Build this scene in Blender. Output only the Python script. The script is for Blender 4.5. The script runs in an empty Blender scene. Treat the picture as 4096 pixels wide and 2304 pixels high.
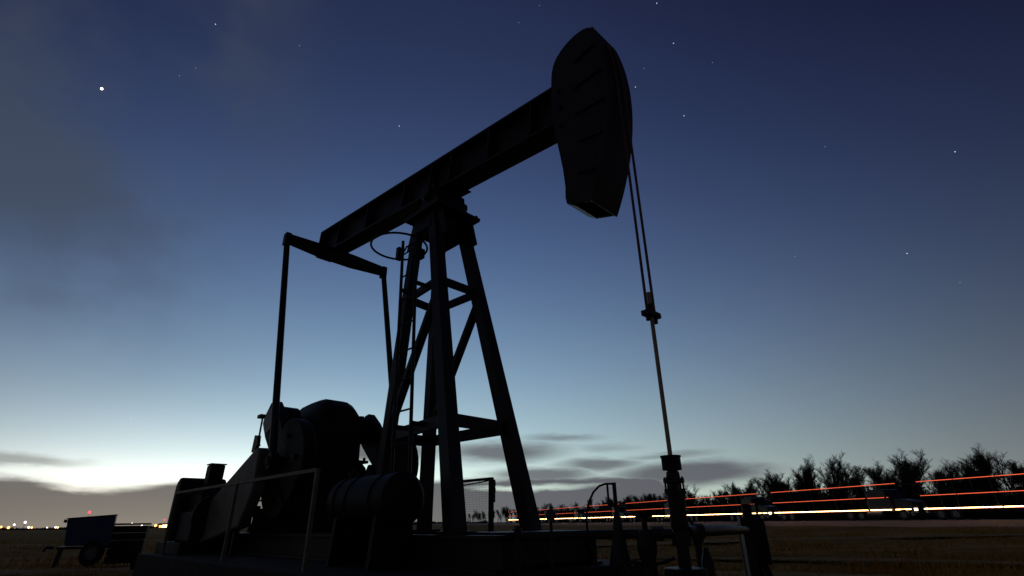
import bpy, math, random
import numpy as np
from mathutils import Vector, Matrix

# ------------------------------------------------------------------ camera, sky, exposure
sc = bpy.context.scene
COL = sc.collection
R = math.radians
CAM_Z = 0.38
cam = bpy.data.objects.new('camera', bpy.data.cameras.new('camera'))
COL.objects.link(cam)
sc.camera = cam
cam.data.sensor_width = 36.0
cam.data.lens = 36.0 * 2050 / 4096
cam.data.clip_start = 0.05
cam.data.clip_end = 12000
cam.matrix_world = (Matrix.Translation((0, 0, CAM_Z))
                    @ Matrix.Rotation(math.pi / 2 + math.atan(936 / 2050), 4, 'X')
                    @ Matrix.Rotation(R(-0.8), 4, 'Z'))

sc.view_settings.view_transform = 'Standard'
sc.view_settings.look = 'None'
sc.view_settings.exposure = 0.0
sc.view_settings.gamma = 1.0
sc.render.film_transparent = False
sc.cycles.use_denoising = True
sc.cycles.max_bounces = 5

world = bpy.data.worlds.new('World')
sc.world = world
world.use_nodes = True
WN, WL = world.node_tree.nodes, world.node_tree.links
WN.clear()


def wset(sock, v):
    if isinstance(v, (int, float)):
        sock.default_value = v
    else:
        WL.new(v, sock)


def m(op, a, b=0.0, c=None):
    n = WN.new('ShaderNodeMath')
    n.operation = op
    wset(n.inputs[0], a)
    wset(n.inputs[1], b)
    if c is not None:
        wset(n.inputs[2], c)
    return n.outputs[0]


def add(a, b): return m('ADD', a, b)
def sub(a, b): return m('SUBTRACT', a, b)
def mul(a, b): return m('MULTIPLY', a, b)
def clamp(a, lo, hi): return m('MINIMUM', m('MAXIMUM', a, lo), hi)


def smooth(a, lo, hi):
    n = WN.new('ShaderNodeMapRange')
    n.interpolation_type = 'SMOOTHSTEP'
    wset(n.inputs[0], a)
    n.inputs[1].default_value, n.inputs[2].default_value = lo, hi
    n.inputs[3].default_value, n.inputs[4].default_value = 0.0, 1.0
    return n.outputs[0]


def mixcol(f, a, b):
    n = WN.new('ShaderNodeMix')
    n.data_type = 'RGBA'
    wset(n.inputs[0], f)
    for sock, v in ((n.inputs[6], a), (n.inputs[7], b)):
        if isinstance(v, tuple):
            sock.default_value = (*v, 1)
        else:
            WL.new(v, sock)
    return n.outputs[2]


def combine(x, y, z=0.0):
    n = WN.new('ShaderNodeCombineXYZ')
    wset(n.inputs[0], x); wset(n.inputs[1], y); wset(n.inputs[2], z)
    return n.outputs[0]


def wnoise(vec, scale, detail=4.0, rough=0.55):
    n = WN.new('ShaderNodeTexNoise')
    WL.new(vec, n.inputs['Vector'])
    n.inputs['Scale'].default_value = scale
    n.inputs['Detail'].default_value = detail
    n.inputs['Roughness'].default_value = rough
    return n.outputs[0]


def build_sky():
    tc = WN.new('ShaderNodeTexCoord')
    nv = WN.new('ShaderNodeVectorMath'); nv.operation = 'NORMALIZE'
    WL.new(tc.outputs['Generated'], nv.inputs[0])
    sep = WN.new('ShaderNodeSeparateXYZ')
    WL.new(nv.outputs[0], sep.inputs[0])
    x, y, zr = sep.outputs
    az = m('ARCTAN2', x, y)
    z = clamp(zr, 0.0, 0.95)
    el = m('ARCSINE', z)
    # the dusk gradient: log radiance falls with height and with the turn away from where the sun went down
    A = clamp(sub(1.0, m('COSINE', add(az, 0.2))), 0.0, 0.85)
    zz = mul(z, z)
    Az = mul(A, z)
    g0 = m('DIVIDE', add(az, 0.62), 0.5)
    G = mul(m('EXPONENT', mul(z, -10.0)), m('EXPONENT', mul(mul(g0, g0), -1.0)))
    co = [[-0.16, 0.00, -0.26], [-5.50, -4.00, -1.42], [0.88, -0.60, -1.84],
          [-2.734, -3.007, -2.776], [0.777, 0.76, 0.933], [1.92, 1.56, 1.50]]
    ch = []
    for c in range(3):
        s = add(mul(z, co[1][c]), co[0][c])
        for term, k in ((zz, 2), (A, 3), (Az, 4), (G, 5)):
            s = add(s, mul(term, co[k][c]))
        ch.append(m('EXPONENT', s))
    cc = WN.new('ShaderNodeCombineColor')
    for i in range(3):
        WL.new(ch[i], cc.inputs[i])
    sky = cc.outputs[0]
    # thin grey veil of high cloud over the western part of the sky
    vdir = combine(mul(az, 1.0), mul(el, 1.4))
    vn = wnoise(vdir, 2.6, 5.0, 0.5)
    side = sub(1.0, smooth(az, -0.80, -0.36))
    up = smooth(el, 0.14, 0.42)
    veil = mul(mul(smooth(vn, 0.40, 0.66), side), mul(up, 0.70))
    sky = mixcol(veil, sky, (0.056, 0.070, 0.099))
    # low cloud, laid out in bearing and height with torn edges
    st = combine(mul(az, 1.0), mul(el, 4.2))
    n1 = sub(wnoise(st, 7.0, 5.0, 0.55), 0.5)
    n2 = sub(wnoise(combine(add(mul(az, 1.0), 7.3), mul(el, 5.0)), 19.0, 4.0, 0.6), 0.5)
    pa = add(az, add(mul(n1, 0.075), mul(n2, 0.02)))
    pe = add(el, add(mul(n1, 0.020), mul(n2, 0.010)))

    def blob(ca, ce, ra, re, soft=0.55, gain=1.0):
        u = m('DIVIDE', sub(pa, ca), ra)
        v = m('DIVIDE', sub(pe, ce), re)
        d = m('SQRT', add(mul(u, u), mul(v, v)))
        return mul(sub(1.0, smooth(d, 1.0 - soft * 1.15, 1.0 + soft * 0.5)), gain)
    # the bank that fills the horizon: its upper edge changes with the bearing
    edge = add(0.066, mul(m('SINE', add(mul(az, 5.2), 1.1)), 0.006))
    fall = smooth(az, 0.24, 0.37)
    edge = sub(edge, mul(fall, 0.075))
    bank = sub(1.0, smooth(sub(pe, edge), -0.006, 0.008))
    dip = blob(-0.645, 0.072, 0.075, 0.024, 0.5)
    bank = mul(bank, sub(1.0, dip))
    blobs = [blob(-0.77, 0.085, 0.10, 0.010, 0.6, 0.6),
             blob(-0.26, 0.122, 0.15, 0.026, 0.6, 0.95),
             blob(-0.03, 0.118, 0.13, 0.022, 0.6, 0.9),
             blob(0.085, 0.142, 0.085, 0.008, 0.8, 0.6),
             blob(0.17, 0.122, 0.07, 0.007, 0.8, 0.35),
             blob(0.155, 0.094, 0.085, 0.013, 0.6, 0.85),
             blob(0.28, 0.104, 0.08, 0.006, 0.7, 0.5),
             blob(0.31, 0.074, 0.15, 0.022, 0.5, 0.95),
             blob(0.05, 0.077, 0.12, 0.016, 0.6, 0.9)]
    mask = bank
    for b_ in blobs:
        mask = m('MAXIMUM', mask, b_)
    slit = blob(0.03, 0.056, 0.12, 0.006, 0.7, 0.75)
    mask = mul(mask, sub(1.0, slit))
    west = sub(1.0, smooth(az, -0.62, 0.12))
    east = smooth(az, 0.3, 1.4)
    ccol = mixcol(west, (0.104, 0.105, 0.124), (0.134, 0.120, 0.108))
    ccol = mixcol(east, ccol, (0.03, 0.03, 0.036))
    # lower and thicker cloud is browner, thin upper cloud lets the blue through
    sky = mixcol(mul(mask, 0.965), sky, ccol)
    bg = WN.new('ShaderNodeBackground')
    WL.new(sky, bg.inputs[0])
    bg.inputs[1].default_value = 1.0
    out = WN.new('ShaderNodeOutputWorld')
    WL.new(bg.outputs[0], out.inputs[0])


build_sky()

# ------------------------------------------------------------------ materials
MATS = {}


def mat(name, c1, c2=None, rough=0.6, metal=0.0, scale=6.0, bump=0.0, stretch=None, emit=None, estr=0.0, spec=0.4):
    if name in MATS:
        return MATS[name]
    ma = bpy.data.materials.new(name)
    ma.use_nodes = True
    N, L = ma.node_tree.nodes, ma.node_tree.links
    b = N['Principled BSDF']
    b.inputs['Roughness'].default_value = rough
    b.inputs['Metallic'].default_value = metal
    b.inputs['Specular IOR Level'].default_value = spec
    c2 = c2 or tuple(v * 0.6 for v in c1)
    tc = N.new('ShaderNodeTexCoord')
    mp = N.new('ShaderNodeMapping')
    if stretch:
        mp.inputs['Scale'].default_value = stretch
    L.new(tc.outputs['Object'], mp.inputs[0])
    no = N.new('ShaderNodeTexNoise')
    L.new(mp.outputs[0], no.inputs['Vector'])
    no.inputs['Scale'].default_value = scale
    no.inputs['Detail'].default_value = 7
    no.inputs['Roughness'].default_value = 0.62
    cr = N.new('ShaderNodeValToRGB')
    cr.color_ramp.elements[0].position = 0.36
    cr.color_ramp.elements[1].position = 0.66
    cr.color_ramp.elements[0].color = (*c1, 1)
    cr.color_ramp.elements[1].color = (*c2, 1)
    L.new(no.outputs[0], cr.inputs[0])
    L.new(cr.outputs[0], b.inputs['Base Color'])
    if bump:
        bp = N.new('ShaderNodeBump')
        bp.inputs['Strength'].default_value = bump
        L.new(no.outputs[0], bp.inputs['Height'])
        L.new(bp.outputs[0], b.inputs['Normal'])
    if emit:
        b.inputs['Emission Color'].default_value = (*emit, 1)
        b.inputs['Emission Strength'].default_value = estr
    MATS[name] = ma
    return ma


STEEL = mat('black_weathered_steel', (0.014, 0.012, 0.011), (0.040, 0.027, 0.019), 0.52, 0.0, 3.5, 0.15, spec=0.34)
STEEL2 = mat('dark_machine_paint', (0.011, 0.011, 0.009), (0.023, 0.016, 0.011), 0.62, 0.0, 4, 0.15, spec=0.25)
RUST = mat('rusty_iron', (0.035, 0.020, 0.012), (0.018, 0.012, 0.010), 0.8, 0.0, 9, 0.3)
RODM = mat('polished_rod_steel', (0.46, 0.34, 0.21), (0.30, 0.21, 0.12), 0.42, 0.35, 14)
CABLE = mat('greasy_wire_rope', (0.13, 0.055, 0.032), (0.22, 0.10, 0.055), 0.5, 0.3, 60, 0.2)
RAILP = mat('warm_lit_rail_paint', (0.27, 0.20, 0.11), (0.16, 0.115, 0.065), 0.6, 0.0, 10, 0.2)  # the warm light falling on the railing is put into this yellow
GUARDM = mat('lit_sheet_metal', (0.22, 0.175, 0.13), (0.13, 0.10, 0.078), 0.6, 0.0, 3, 0.05)  # beige raised to hold the light falling on the belt guard
DISCM = mat('lit_hub_face', (0.46, 0.42, 0.40), (0.30, 0.27, 0.26), 0.55, 0.0, 5)  # pale tone includes the lamplight that reaches the hub
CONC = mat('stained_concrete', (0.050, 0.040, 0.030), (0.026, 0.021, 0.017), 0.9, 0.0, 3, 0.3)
BLUE = mat('blue_sheet_paint', (0.009, 0.048, 0.12), (0.007, 0.034, 0.085), 0.4, 0.0, 3)
WOODM = mat('old_timber', (0.055, 0.034, 0.020), (0.030, 0.019, 0.012), 0.9, 0.0, 5, 0.3, (1, 1, 8))
RUBBER = mat('rubber', (0.012, 0.012, 0.012), (0.02, 0.02, 0.02), 0.8, 0.0, 10)
GALV = mat('galvanised_steel', (0.10, 0.10, 0.095), (0.06, 0.06, 0.06), 0.5, 0.5, 8)
BARK = mat('winter_bark', (0.040, 0.028, 0.020), (0.025, 0.018, 0.014), 0.95, 0.0, 3)
TWIG = mat('bare_twigs', (0.050, 0.034, 0.024), (0.035, 0.025, 0.018), 0.95, 0.0, 3)
CEDAR = mat('cedar_foliage', (0.022, 0.026, 0.014), (0.012, 0.016, 0.010), 0.95, 0.0, 3)
BRUSHM = mat('dry_brush', (0.024, 0.019, 0.012), (0.014, 0.012, 0.009), 0.95, 0.0, 0.6)
GRASSM = mat('dry_winter_grass', (0.50, 0.245, 0.042), (0.33, 0.162, 0.030), 0.95, 0.0, 0.35, spec=0.04)
ASPH = mat('asphalt', (0.05, 0.048, 0.046), (0.038, 0.037, 0.036), 0.9, 0.0, 0.6)
GRAV = mat('warm_lit_gravel', (0.50, 0.29, 0.17), (0.36, 0.21, 0.125), 0.95, 0.0, 2.0, 0.3)  # reddish tone carries the glow of the traffic on the verge
ROADW = mat('white_road_paint', (0.6, 0.6, 0.58), (0.4, 0.4, 0.38), 0.7, 0.0, 2)
ROADY = mat('yellow_road_paint', (0.5, 0.33, 0.05), (0.35, 0.23, 0.05), 0.7, 0.0, 2)
TRKB = mat('dark_truck_paint', (0.020, 0.020, 0.024), (0.026, 0.024, 0.026), 0.4, 0.0, 2)
TRKT = mat('dull_trailer_panel', (0.013, 0.012, 0.012), (0.009, 0.008, 0.008), 0.6, 0.0, 2)
GLASS = mat('dark_glass', (0.01, 0.012, 0.015), (0.012, 0.014, 0.016), 0.06, 0.0, 2)
RIM = mat('dull_rim', (0.15, 0.15, 0.15), (0.08, 0.08, 0.08), 0.4, 0.7, 5)


def emitter(name, col, s):
    return mat(name, (0.3 * col[0], 0.3 * col[1], 0.3 * col[2]), None, 0.5, 0, 3, emit=col, estr=s)


E_RED = emitter('red_trail_glow', (1.0, 0.13, 0.05), 1.5)  # glow of the strips added as light trails
E_WARM = emitter('warm_lamp_and_trail_glow', (1.0, 0.56, 0.20), 16.0)  # shed windows, and the warm strips added as light trails
E_HEAD = emitter('headlamp_glow', (1.0, 0.80, 0.52), 8.0)
E_WHITE = emitter('white_yard_glow', (1.0, 0.90, 0.72), 6.0)
E_ORANGE = emitter('sodium_yard_glow', (1.0, 0.46, 0.12), 4.0)
E_BEACON = emitter('red_beacon_glow', (1.0, 0.10, 0.13), 1.7)
E_PLANET = emitter('planet_glow', (1.0, 0.93, 0.82), 3.2)
E_STAR = emitter('star_glow', (0.86, 0.9, 1.0), 0.75)
E_STAR2 = emitter('faint_star_glow', (0.86, 0.9, 1.0), 0.30)


# ------------------------------------------------------------------ mesh helpers
class MB:
    def __init__(self):
        self.v, self.f = [], []

    def add(self, vs, fs):
        o = len(self.v)
        self.v += [tuple(p) for p in vs]
        self.f += [tuple(i + o for i in f) for f in fs]
        return self

    def box(self, x0, x1, y0, y1, z0, z1):
        vs = [(x, y, z) for x in (x0, x1) for y in (y0, y1) for z in (z0, z1)]
        return self.add(vs, [(0, 1, 3, 2), (4, 6, 7, 5), (0, 4, 5, 1), (2, 3, 7, 6), (0, 2, 6, 4), (1, 5, 7, 3)])

    def beam(self, p0, p1, w, h, up=(0, 0, 1), w1=None, h1=None):
        p0, p1 = Vector(p0), Vector(p1)
        d = (p1 - p0).normalized()
        s = d.cross(Vector(up))
        if s.length < 1e-4:
            s = d.cross(Vector((1, 0, 0)))
        s.normalize()
        u = s.cross(d)
        vs = []
        for p, ww, hh in ((p0, w, h), (p1, w1 or w, h1 or h)):
            for a, b in ((-1, -1), (1, -1), (1, 1), (-1, 1)):
                vs.append(p + s * a * ww / 2 + u * b * hh / 2)
        return self.add(vs, [(3, 2, 1, 0), (4, 5, 6, 7), (0, 1, 5, 4), (1, 2, 6, 5), (2, 3, 7, 6), (3, 0, 4, 7)])

    def tube(self, pts, r, n=10, cap=True):
        pts = [Vector(p) for p in pts]
        rs = r if isinstance(r, (list, tuple)) else [r] * len(pts)
        vs, fs = [], []
        ref = None
        for i, p in enumerate(pts):
            d = (pts[min(i + 1, len(pts) - 1)] - pts[max(i - 1, 0)]).normalized()
            if ref is None:
                ref = d.cross(Vector((0, 0, 1)))
                if ref.length < 1e-3:
                    ref = d.cross(Vector((1, 0, 0)))
            s = (ref - d * ref.dot(d)).normalized()
            ref = s
            u = d.cross(s)
            for k in range(n):
                a = 2 * math.pi * k / n
                vs.append(p + (s * math.cos(a) + u * math.sin(a)) * rs[i])
        for i in range(len(pts) - 1):
            for k in range(n):
                fs.append((i * n + k, i * n + (k + 1) % n, (i + 1) * n + (k + 1) % n, (i + 1) * n + k))
        if cap:
            fs.append(tuple(reversed(range(n))))
            fs.append(tuple((len(pts) - 1) * n + k for k in range(n)))
        return self.add(vs, fs)

    def ring(self, c, rad, r, n=36, k=8, axis='Z', a0=0, a1=2 * math.pi):
        pts = []
        full = abs(a1 - a0 - 2 * math.pi) < 1e-6
        for i in range(n + 1):
            a = a0 + (a1 - a0) * i / n
            p = {'Z': (math.cos(a), math.sin(a), 0), 'Y': (math.cos(a), 0, math.sin(a)), 'X': (0, math.cos(a), math.sin(a))}[axis]
            pts.append(Vector(c) + Vector(p) * rad)
        return self.tube(pts, r, k, not full)

    def prism(self, poly, y0, y1, plane='xz'):
        n = len(poly)
        def P(a, b, c):
            return {'xz': (a, c, b), 'yz': (c, a, b), 'xy': (a, b, c)}[plane]
        vs = [P(a, b, y0) for a, b in poly] + [P(a, b, y1) for a, b in poly]
        fs = [tuple(range(n)), tuple(reversed(range(n, 2 * n)))]
        fs += [(i, n + i, n + (i + 1) % n, (i + 1) % n) for i in range(n)]
        return self.add(vs, fs)

    def lathe(self, prof, c=(0, 0, 0), n=20, axis='Z'):
        vs, fs = [], []
        for r, z in prof:
            for k in range(n):
                a = 2 * math.pi * k / n
                q = (r * math.cos(a), r * math.sin(a), z)
                if axis == 'Y':
                    q = (q[0], q[2], q[1])
                elif axis == 'X':
                    q = (q[2], q[0], q[1])
                vs.append((q[0] + c[0], q[1] + c[1], q[2] + c[2]))
        for i in range(len(prof) - 1):
            for k in range(n):
                fs.append((i * n + k, i * n + (k + 1) % n, (i + 1) * n + (k + 1) % n, (i + 1) * n + k))
        fs.append(tuple(reversed(range(n))))
        fs.append(tuple((len(prof) - 1) * n + k for k in range(n)))
        return self.add(vs, fs)

    def build(self, name, ma, parent=None, bevel=0.0, smooth=False, loc=None):
        me = bpy.data.meshes.new(name)
        me.from_pydata(self.v, [], self.f)
        me.validate()
        import bmesh
        bm = bmesh.new()
        bm.from_mesh(me)
        bmesh.ops.recalc_face_normals(bm, faces=bm.faces)
        bm.to_mesh(me)
        bm.free()
        me.materials.append(ma)
        if smooth:
            me.shade_smooth()
            try:
                me.set_sharp_from_angle(angle=R(40))
            except Exception:
                pass
        o = bpy.data.objects.new(name, me)
        COL.objects.link(o)
        if parent:
            o.parent = parent
        if loc:
            o.location = loc
        if bevel:
            b = o.modifiers.new('bevel', 'BEVEL')
            b.width = bevel
            b.segments = 2
            b.limit_method = 'ANGLE'
        return o


def tag(o, label, cat, group=None):
    o['label'] = label
    o['category'] = cat
    if group:
        o['group'] = group
    return o


def thing(name, label, cat, loc=(0, 0, 0), rz=0.0, group=None):
    o = bpy.data.objects.new(name, None)
    o.empty_display_size = 0.2
    COL.objects.link(o)
    o.location = loc
    o.rotation_euler = (0, 0, rz)
    return tag(o, label, cat, group)


def struct(o, kind='structure'):
    o['kind'] = kind
    return o


def copy_tree(o, parent=None):
    c = o.copy()
    COL.objects.link(c)
    c.parent = parent
    for ch in list(o.children):
        copy_tree(ch, c)
    return c


# ------------------------------------------------------------------ ground, road
GZ = -0.35


def ground_mat():
    ma = bpy.data.materials.new('dark_field_soil')
    ma.use_nodes = True
    N, L = ma.node_tree.nodes, ma.node_tree.links
    b = N['Principled BSDF']
    b.inputs['Roughness'].default_value = 1.0
    b.inputs['Specular IOR Level'].default_value = 0.05
    tc = N.new('ShaderNodeTexCoord')

    def noise(scale, st, detail=6):
        mp = N.new('ShaderNodeMapping')
        mp.inputs['Scale'].default_value = st
        L.new(tc.outputs['Object'], mp.inputs[0])
        n = N.new('ShaderNodeTexNoise')
        n.inputs['Scale'].default_value = scale
        n.inputs['Detail'].default_value = detail
        n.inputs['Roughness'].default_value = 0.65
        L.new(mp.outputs[0], n.inputs['Vector'])
        return n.outputs[0]
    n1 = noise(0.35, (0.18, 1, 1))       # worn tracks and mown strips
    n2 = noise(3.0, (1, 1, 1), 9)        # tufts and clods
    n3 = noise(0.03, (1, 1, 1), 3)       # large patches
    def ramp(src, stops):
        cr = N.new('ShaderNodeValToRGB')
        e = cr.color_ramp.elements
        e[0].position, e[0].color = stops[0][0], (*stops[0][1], 1)
        e[1].position, e[1].color = stops[-1][0], (*stops[-1][1], 1)
        for p, c in stops[1:-1]:
            q = e.new(p); q.color = (*c, 1)
        L.new(src, cr.inputs[0])
        return cr.outputs[0]
    c1 = ramp(n1, [(0.38, (0.28, 0.145, 0.024)), (0.50, (0.40, 0.205, 0.034)), (0.60, (0.56, 0.29, 0.075)), (0.68, (0.33, 0.170, 0.028))])
    c2 = ramp(n2, [(0.30, (0.45, 0.42, 0.38)), (0.70, (1.25, 1.2, 1.15))])
    c3 = ramp(n3, [(0.35, (0.75, 0.8, 0.72)), (0.65, (1.15, 1.08, 1.05))])
    def mulc(a, b_):
        x = N.new('ShaderNodeMix'); x.data_type = 'RGBA'; x.blend_type = 'MULTIPLY'
        x.inputs[0].default_value = 1
        L.new(a, x.inputs[6]); L.new(b_, x.inputs[7])
        return x.outputs[2]
    L.new(mulc(mulc(c1, c2), c3), b.inputs['Base Color'])
    bp = N.new('ShaderNodeBump')
    bp.inputs['Strength'].default_value = 0.9
    bp.inputs['Distance'].default_value = 0.08
    L.new(n2, bp.inputs['Height'])
    L.new(bp.outputs[0], b.inputs['Normal'])
    return ma


GROUND = ground_mat()
rng = np.random.default_rng(4)


def build_ground():
    # fine, gently uneven near the well, running out to the horizon
    def axis(lo, hi, step, far):
        a = list(np.arange(lo, hi + 1e-6, step))
        ext = [step * 2 ** k for k in range(1, 14)]
        left, right = [lo], [hi]
        for e in ext:
            if abs(left[-1]) < far: left.append(left[-1] - e)
            if abs(right[-1]) < far: right.append(right[-1] + e)
        return left[::-1][:-1] + a + right[1:]
    xs = axis(-30, 60, 1.0, 6000)
    ys = axis(-10, 90, 1.0, 6000)
    X, Y = np.meshgrid(xs, ys)
    Z = (0.035 * np.sin(X * 0.7 + 1.3 * np.sin(Y * 0.31)) + 0.03 * np.sin(Y * 0.9 + X * 0.23) + 0.02 * np.sin(X * 1.9 - Y * 1.4))
    near = np.exp(-((X + 1) ** 2 + (Y - 6) ** 2) / 60.0)
    Z = GZ - 0.03 + Z * (1 - 0.7 * near)
    fade = np.clip(1.6 - np.hypot(X, Y) / 90, 0, 1)
    Z = GZ + (Z - GZ) * fade
    n = len(xs)
    v = np.stack([X.ravel(), Y.ravel(), Z.ravel()], 1)
    f = [(j * n + i, j * n + i + 1, (j + 1) * n + i + 1, (j + 1) * n + i) for j in range(len(ys) - 1) for i in range(n - 1)]
    me = bpy.data.meshes.new('ground')
    me.from_pydata(v.tolist(), [], f)
    me.shade_smooth()
    me.materials.append(GROUND)
    o = bpy.data.objects.new('ground', me)
    COL.objects.link(o)
    struct(o)


build_ground()

RQ = Vector((41.0, 44.0, 0))
RD = Vector((-0.303, 1, 0)).normalized()
RN = Vector((1, 0.303, 0)).normalized()


def road_strip(name, prof, ma, s0=-90, s1=1500, step=None):
    mb = MB()
    ss = [s0, s1] if not step else list(np.arange(s0, s1 + 1e-6, step))
    vs = [RQ + RD * s + RN * o + Vector((0, 0, z)) for s in ss for o, z in prof]
    k = len(prof)
    fs = [(i * k + j, i * k + j + 1, (i + 1) * k + j + 1, (i + 1) * k + j) for i in range(len(ss) - 1) for j in range(k - 1)]
    mb.add(vs, fs)
    return struct(mb.build(name, ma))


road_strip('road_embankment', [(-8.2, GZ - 0.14), (-6.6, GZ + 0.02), (-3.2, GZ + 0.375), (12.5, GZ + 0.375), (17.5, GZ - 0.14)], GRAV)
road_strip('road', [(-1.6, GZ + 0.382), (9.4, GZ + 0.382)], ASPH)
road_strip('road_edge_line', [(-1.15, GZ + 0.386), (-1.0, GZ + 0.386)], ROADW)
road_strip('road_edge_line', [(8.8, GZ + 0.386), (8.95, GZ + 0.386)], ROADW)
road_strip('road_centre_line', [(3.72, GZ + 0.386), (3.86, GZ + 0.386)], ROADY)
ROADZ = GZ + 0.385



def dirt_track(name, pts, wid, seed):
    """a worn strip of bare dirt with ragged edges, lying on the uneven ground"""
    r_ = random.Random(seed)
    n_ = 60
    P = [Vector(p) for p in pts]
    acc = []
    for i in range(n_ + 1):
        f = i / n_ * (len(P) - 1)
        k_ = min(int(f), len(P) - 2)
        acc.append(P[k_].lerp(P[k_ + 1], f - k_))
    vs, fs = [], []
    for i, p in enumerate(acc):
        d = (acc[min(i + 1, n_)] - acc[max(i - 1, 0)]).normalized()
        s_ = Vector((-d.y, d.x))
        w = wid * (0.75 + 0.5 * r_.random()) * min(1, 0.25 + 4 * min(i, n_ - i) / n_)
        for e in (-1, -0.33, 0.33, 1):
            q = p + s_ * e * w / 2
            vs.append((q.x, q.y, GZ + 0.035 - 0.03 * abs(e)))
    for i in range(n_):
        for j in range(3):
            fs.append((i * 4 + j, i * 4 + j + 1, i * 4 + j + 5, i * 4 + j + 4))
    struct(MB().add(vs, fs).build(name, DIRT))


DIRT = mat('bare_trodden_dirt', (0.42, 0.25, 0.095), (0.26, 0.15, 0.055), 1.0, 0.0, 1.3, 0.4, spec=0.05)
dirt_track('dirt_track', [(-2.0, 18.6), (3.6, 18.9), (10.0, 21.7), (15.0, 22.6), (24.0, 23.2)], 1.5, 3)
dirt_track('dirt_track', [(2.2, 12.4), (5.1, 11.5), (7.0, 10.6), (9.5, 8.8)], 0.7, 5)
dirt_track('dirt_track', [(-13.5, 10.2), (-10.0, 10.6), (-7.0, 11.0), (-4.6, 11.6)], 1.3, 7)
dirt_track('dirt_track', [(2.0, 8.8), (3.4, 8.4), (5.2, 7.4), (6.6, 6.6)], 0.9, 9)

# ------------------------------------------------------------------ concrete pad under the unit
A45 = R(-45)
UX, UY = -0.81, 6.25


def U(t, l, z=0.0):
    """a point given along the unit's length, across it and above the pad, in the world"""
    c = math.sqrt(0.5)
    return Vector((UX + c * t + c * l, UY - c * t + c * l, z))


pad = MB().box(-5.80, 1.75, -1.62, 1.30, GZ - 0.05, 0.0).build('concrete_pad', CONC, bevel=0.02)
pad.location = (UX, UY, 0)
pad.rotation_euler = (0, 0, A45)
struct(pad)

# ------------------------------------------------------------------ the pumpjack
pj = thing('pumpjack', 'large black beam pumpjack with horse head above the wellhead', 'pumpjack', (UX, UY, 0), A45)
PIV = Vector((-0.32, 0.04, 4.80))
THETA = R(-6.0)       # beam angle at rest
LATC = 0.04


def beamP(x, y, z):
    """beam frame (origin at the saddle bearing, x towards the well) to unit frame"""
    c, s = math.cos(THETA), math.sin(THETA)
    return Vector((PIV.x + c * x - s * z, PIV.y + y, PIV.z + s * x + c * z))


# skid
for sgn in (-1, 1):
    y = sgn * 0.62
    mb = MB()
    for z0, z1, hw in ((0.0, 0.03, 0.09), (0.03, 0.25, 0.012), (0.25, 0.28, 0.09)):
        mb.box(-5.0, 1.62, y - hw, y + hw, z0, z1)
    mb.build('skid_beam', STEEL, pj)
for x in (-4.9, -3.9, -2.7, -1.3, -0.2, 0.9, 1.5):
    MB().box(x - 0.06, x + 0.06, -0.605, 0.605, 0.04, 0.24).build('cross_member', STEEL, pj)
MB().box(1.0, 1.60, -0.52, 0.52, 0.245, 0.30).build('front_deck_plate', STEEL, pj)

# samson post legs: (t, lat) at z 1.38 and z 3.28
LEGS = {'N': ((0.61, -0.45), (0.10, -0.29)), 'R': ((0.60, 0.45), (0.10, 0.36)),
        'L': ((-0.83, -0.26), (-0.70, -0.21)), 'F': ((-0.87, 0.39), (-0.77, 0.32))}
ZT = 4.42


def legp(k, z):
    (t1, l1), (t2, l2) = LEGS[k]
    f = (z - 1.38) / 1.9
    return Vector((t1 + (t2 - t1) * f, l1 + (l2 - l1) * f, z))


for k in 'NRLF':
    mb = MB()
    w = 0.165 if k in 'NR' else 0.145
    # box-and-flange section: two channels toe to toe
    mb.beam(legp(k, 0.28), legp(k, ZT), w, w, (1, 0, 0), w * 0.9, w * 0.9)
    leg = mb.build('leg', STEEL, pj, 0.008)
    p = legp(k, 0.28)
    MB().box(p.x - 0.15, p.x + 0.15, p.y - 0.14, p.y + 0.14, 0.282, 0.31).build('foot_plate', STEEL, leg)
for z, w in ((1.38, 0.13), (3.24, 0.10)):
    for a, b in (('L', 'N'), ('N', 'R'), ('R', 'F'), ('F', 'L')):
        pa, pb = legp(a, z), legp(b, z)
        d = (pb - pa).normalized() * 0.07
        mb = MB().beam(pa + d, pb - d, 0.055, w)
        mb.build('brace', STEEL, pj)
for a, b in (('N', 'L'), ('R', 'F')):
    pa, pb = legp(a, 3.12), legp(b, 1.5)
    d = (pb - pa).normalized() * 0.09
    MB().beam(pa + d, pb - d, 0.06, 0.105, (0, 1, 0)).build('diagonal_brace', STEEL, pj)
# head frame of the post
capc = -0.37
MB().prism([(-0.30, 4.18), (0.30, 4.18), (0.27, 4.44), (-0.27, 4.44)], capc - 0.22, capc + 0.22, 'yz').build('post_head', STEEL, pj, 0.01)
for s in (-1, 1):
    y0 = LATC + s * 0.27
    MB().prism([(-0.80, 4.02), (-0.62, 4.02), (-0.60, 4.15), (-0.10, 4.15), (0.02, 3.98), (0.14, 3.98), (0.02, 4.42), (-0.68, 4.42)],
               y0 - 0.012, y0 + 0.012).build('gusset', STEEL, pj)
capo = MB().box(-0.74, 0.06, LATC - 0.40, LATC + 0.40, 4.445, 4.50).build('cap_plate', STEEL, pj, 0.008)
for x in (-0.69, -0.53, -0.15, 0.01):
    for s in (-1, 1):
        MB().lathe([(0.024, 0), (0.024, 0.045)], (x, LATC + s * 0.36, 4.50), 6).build('bolt', STEEL, capo)
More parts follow.
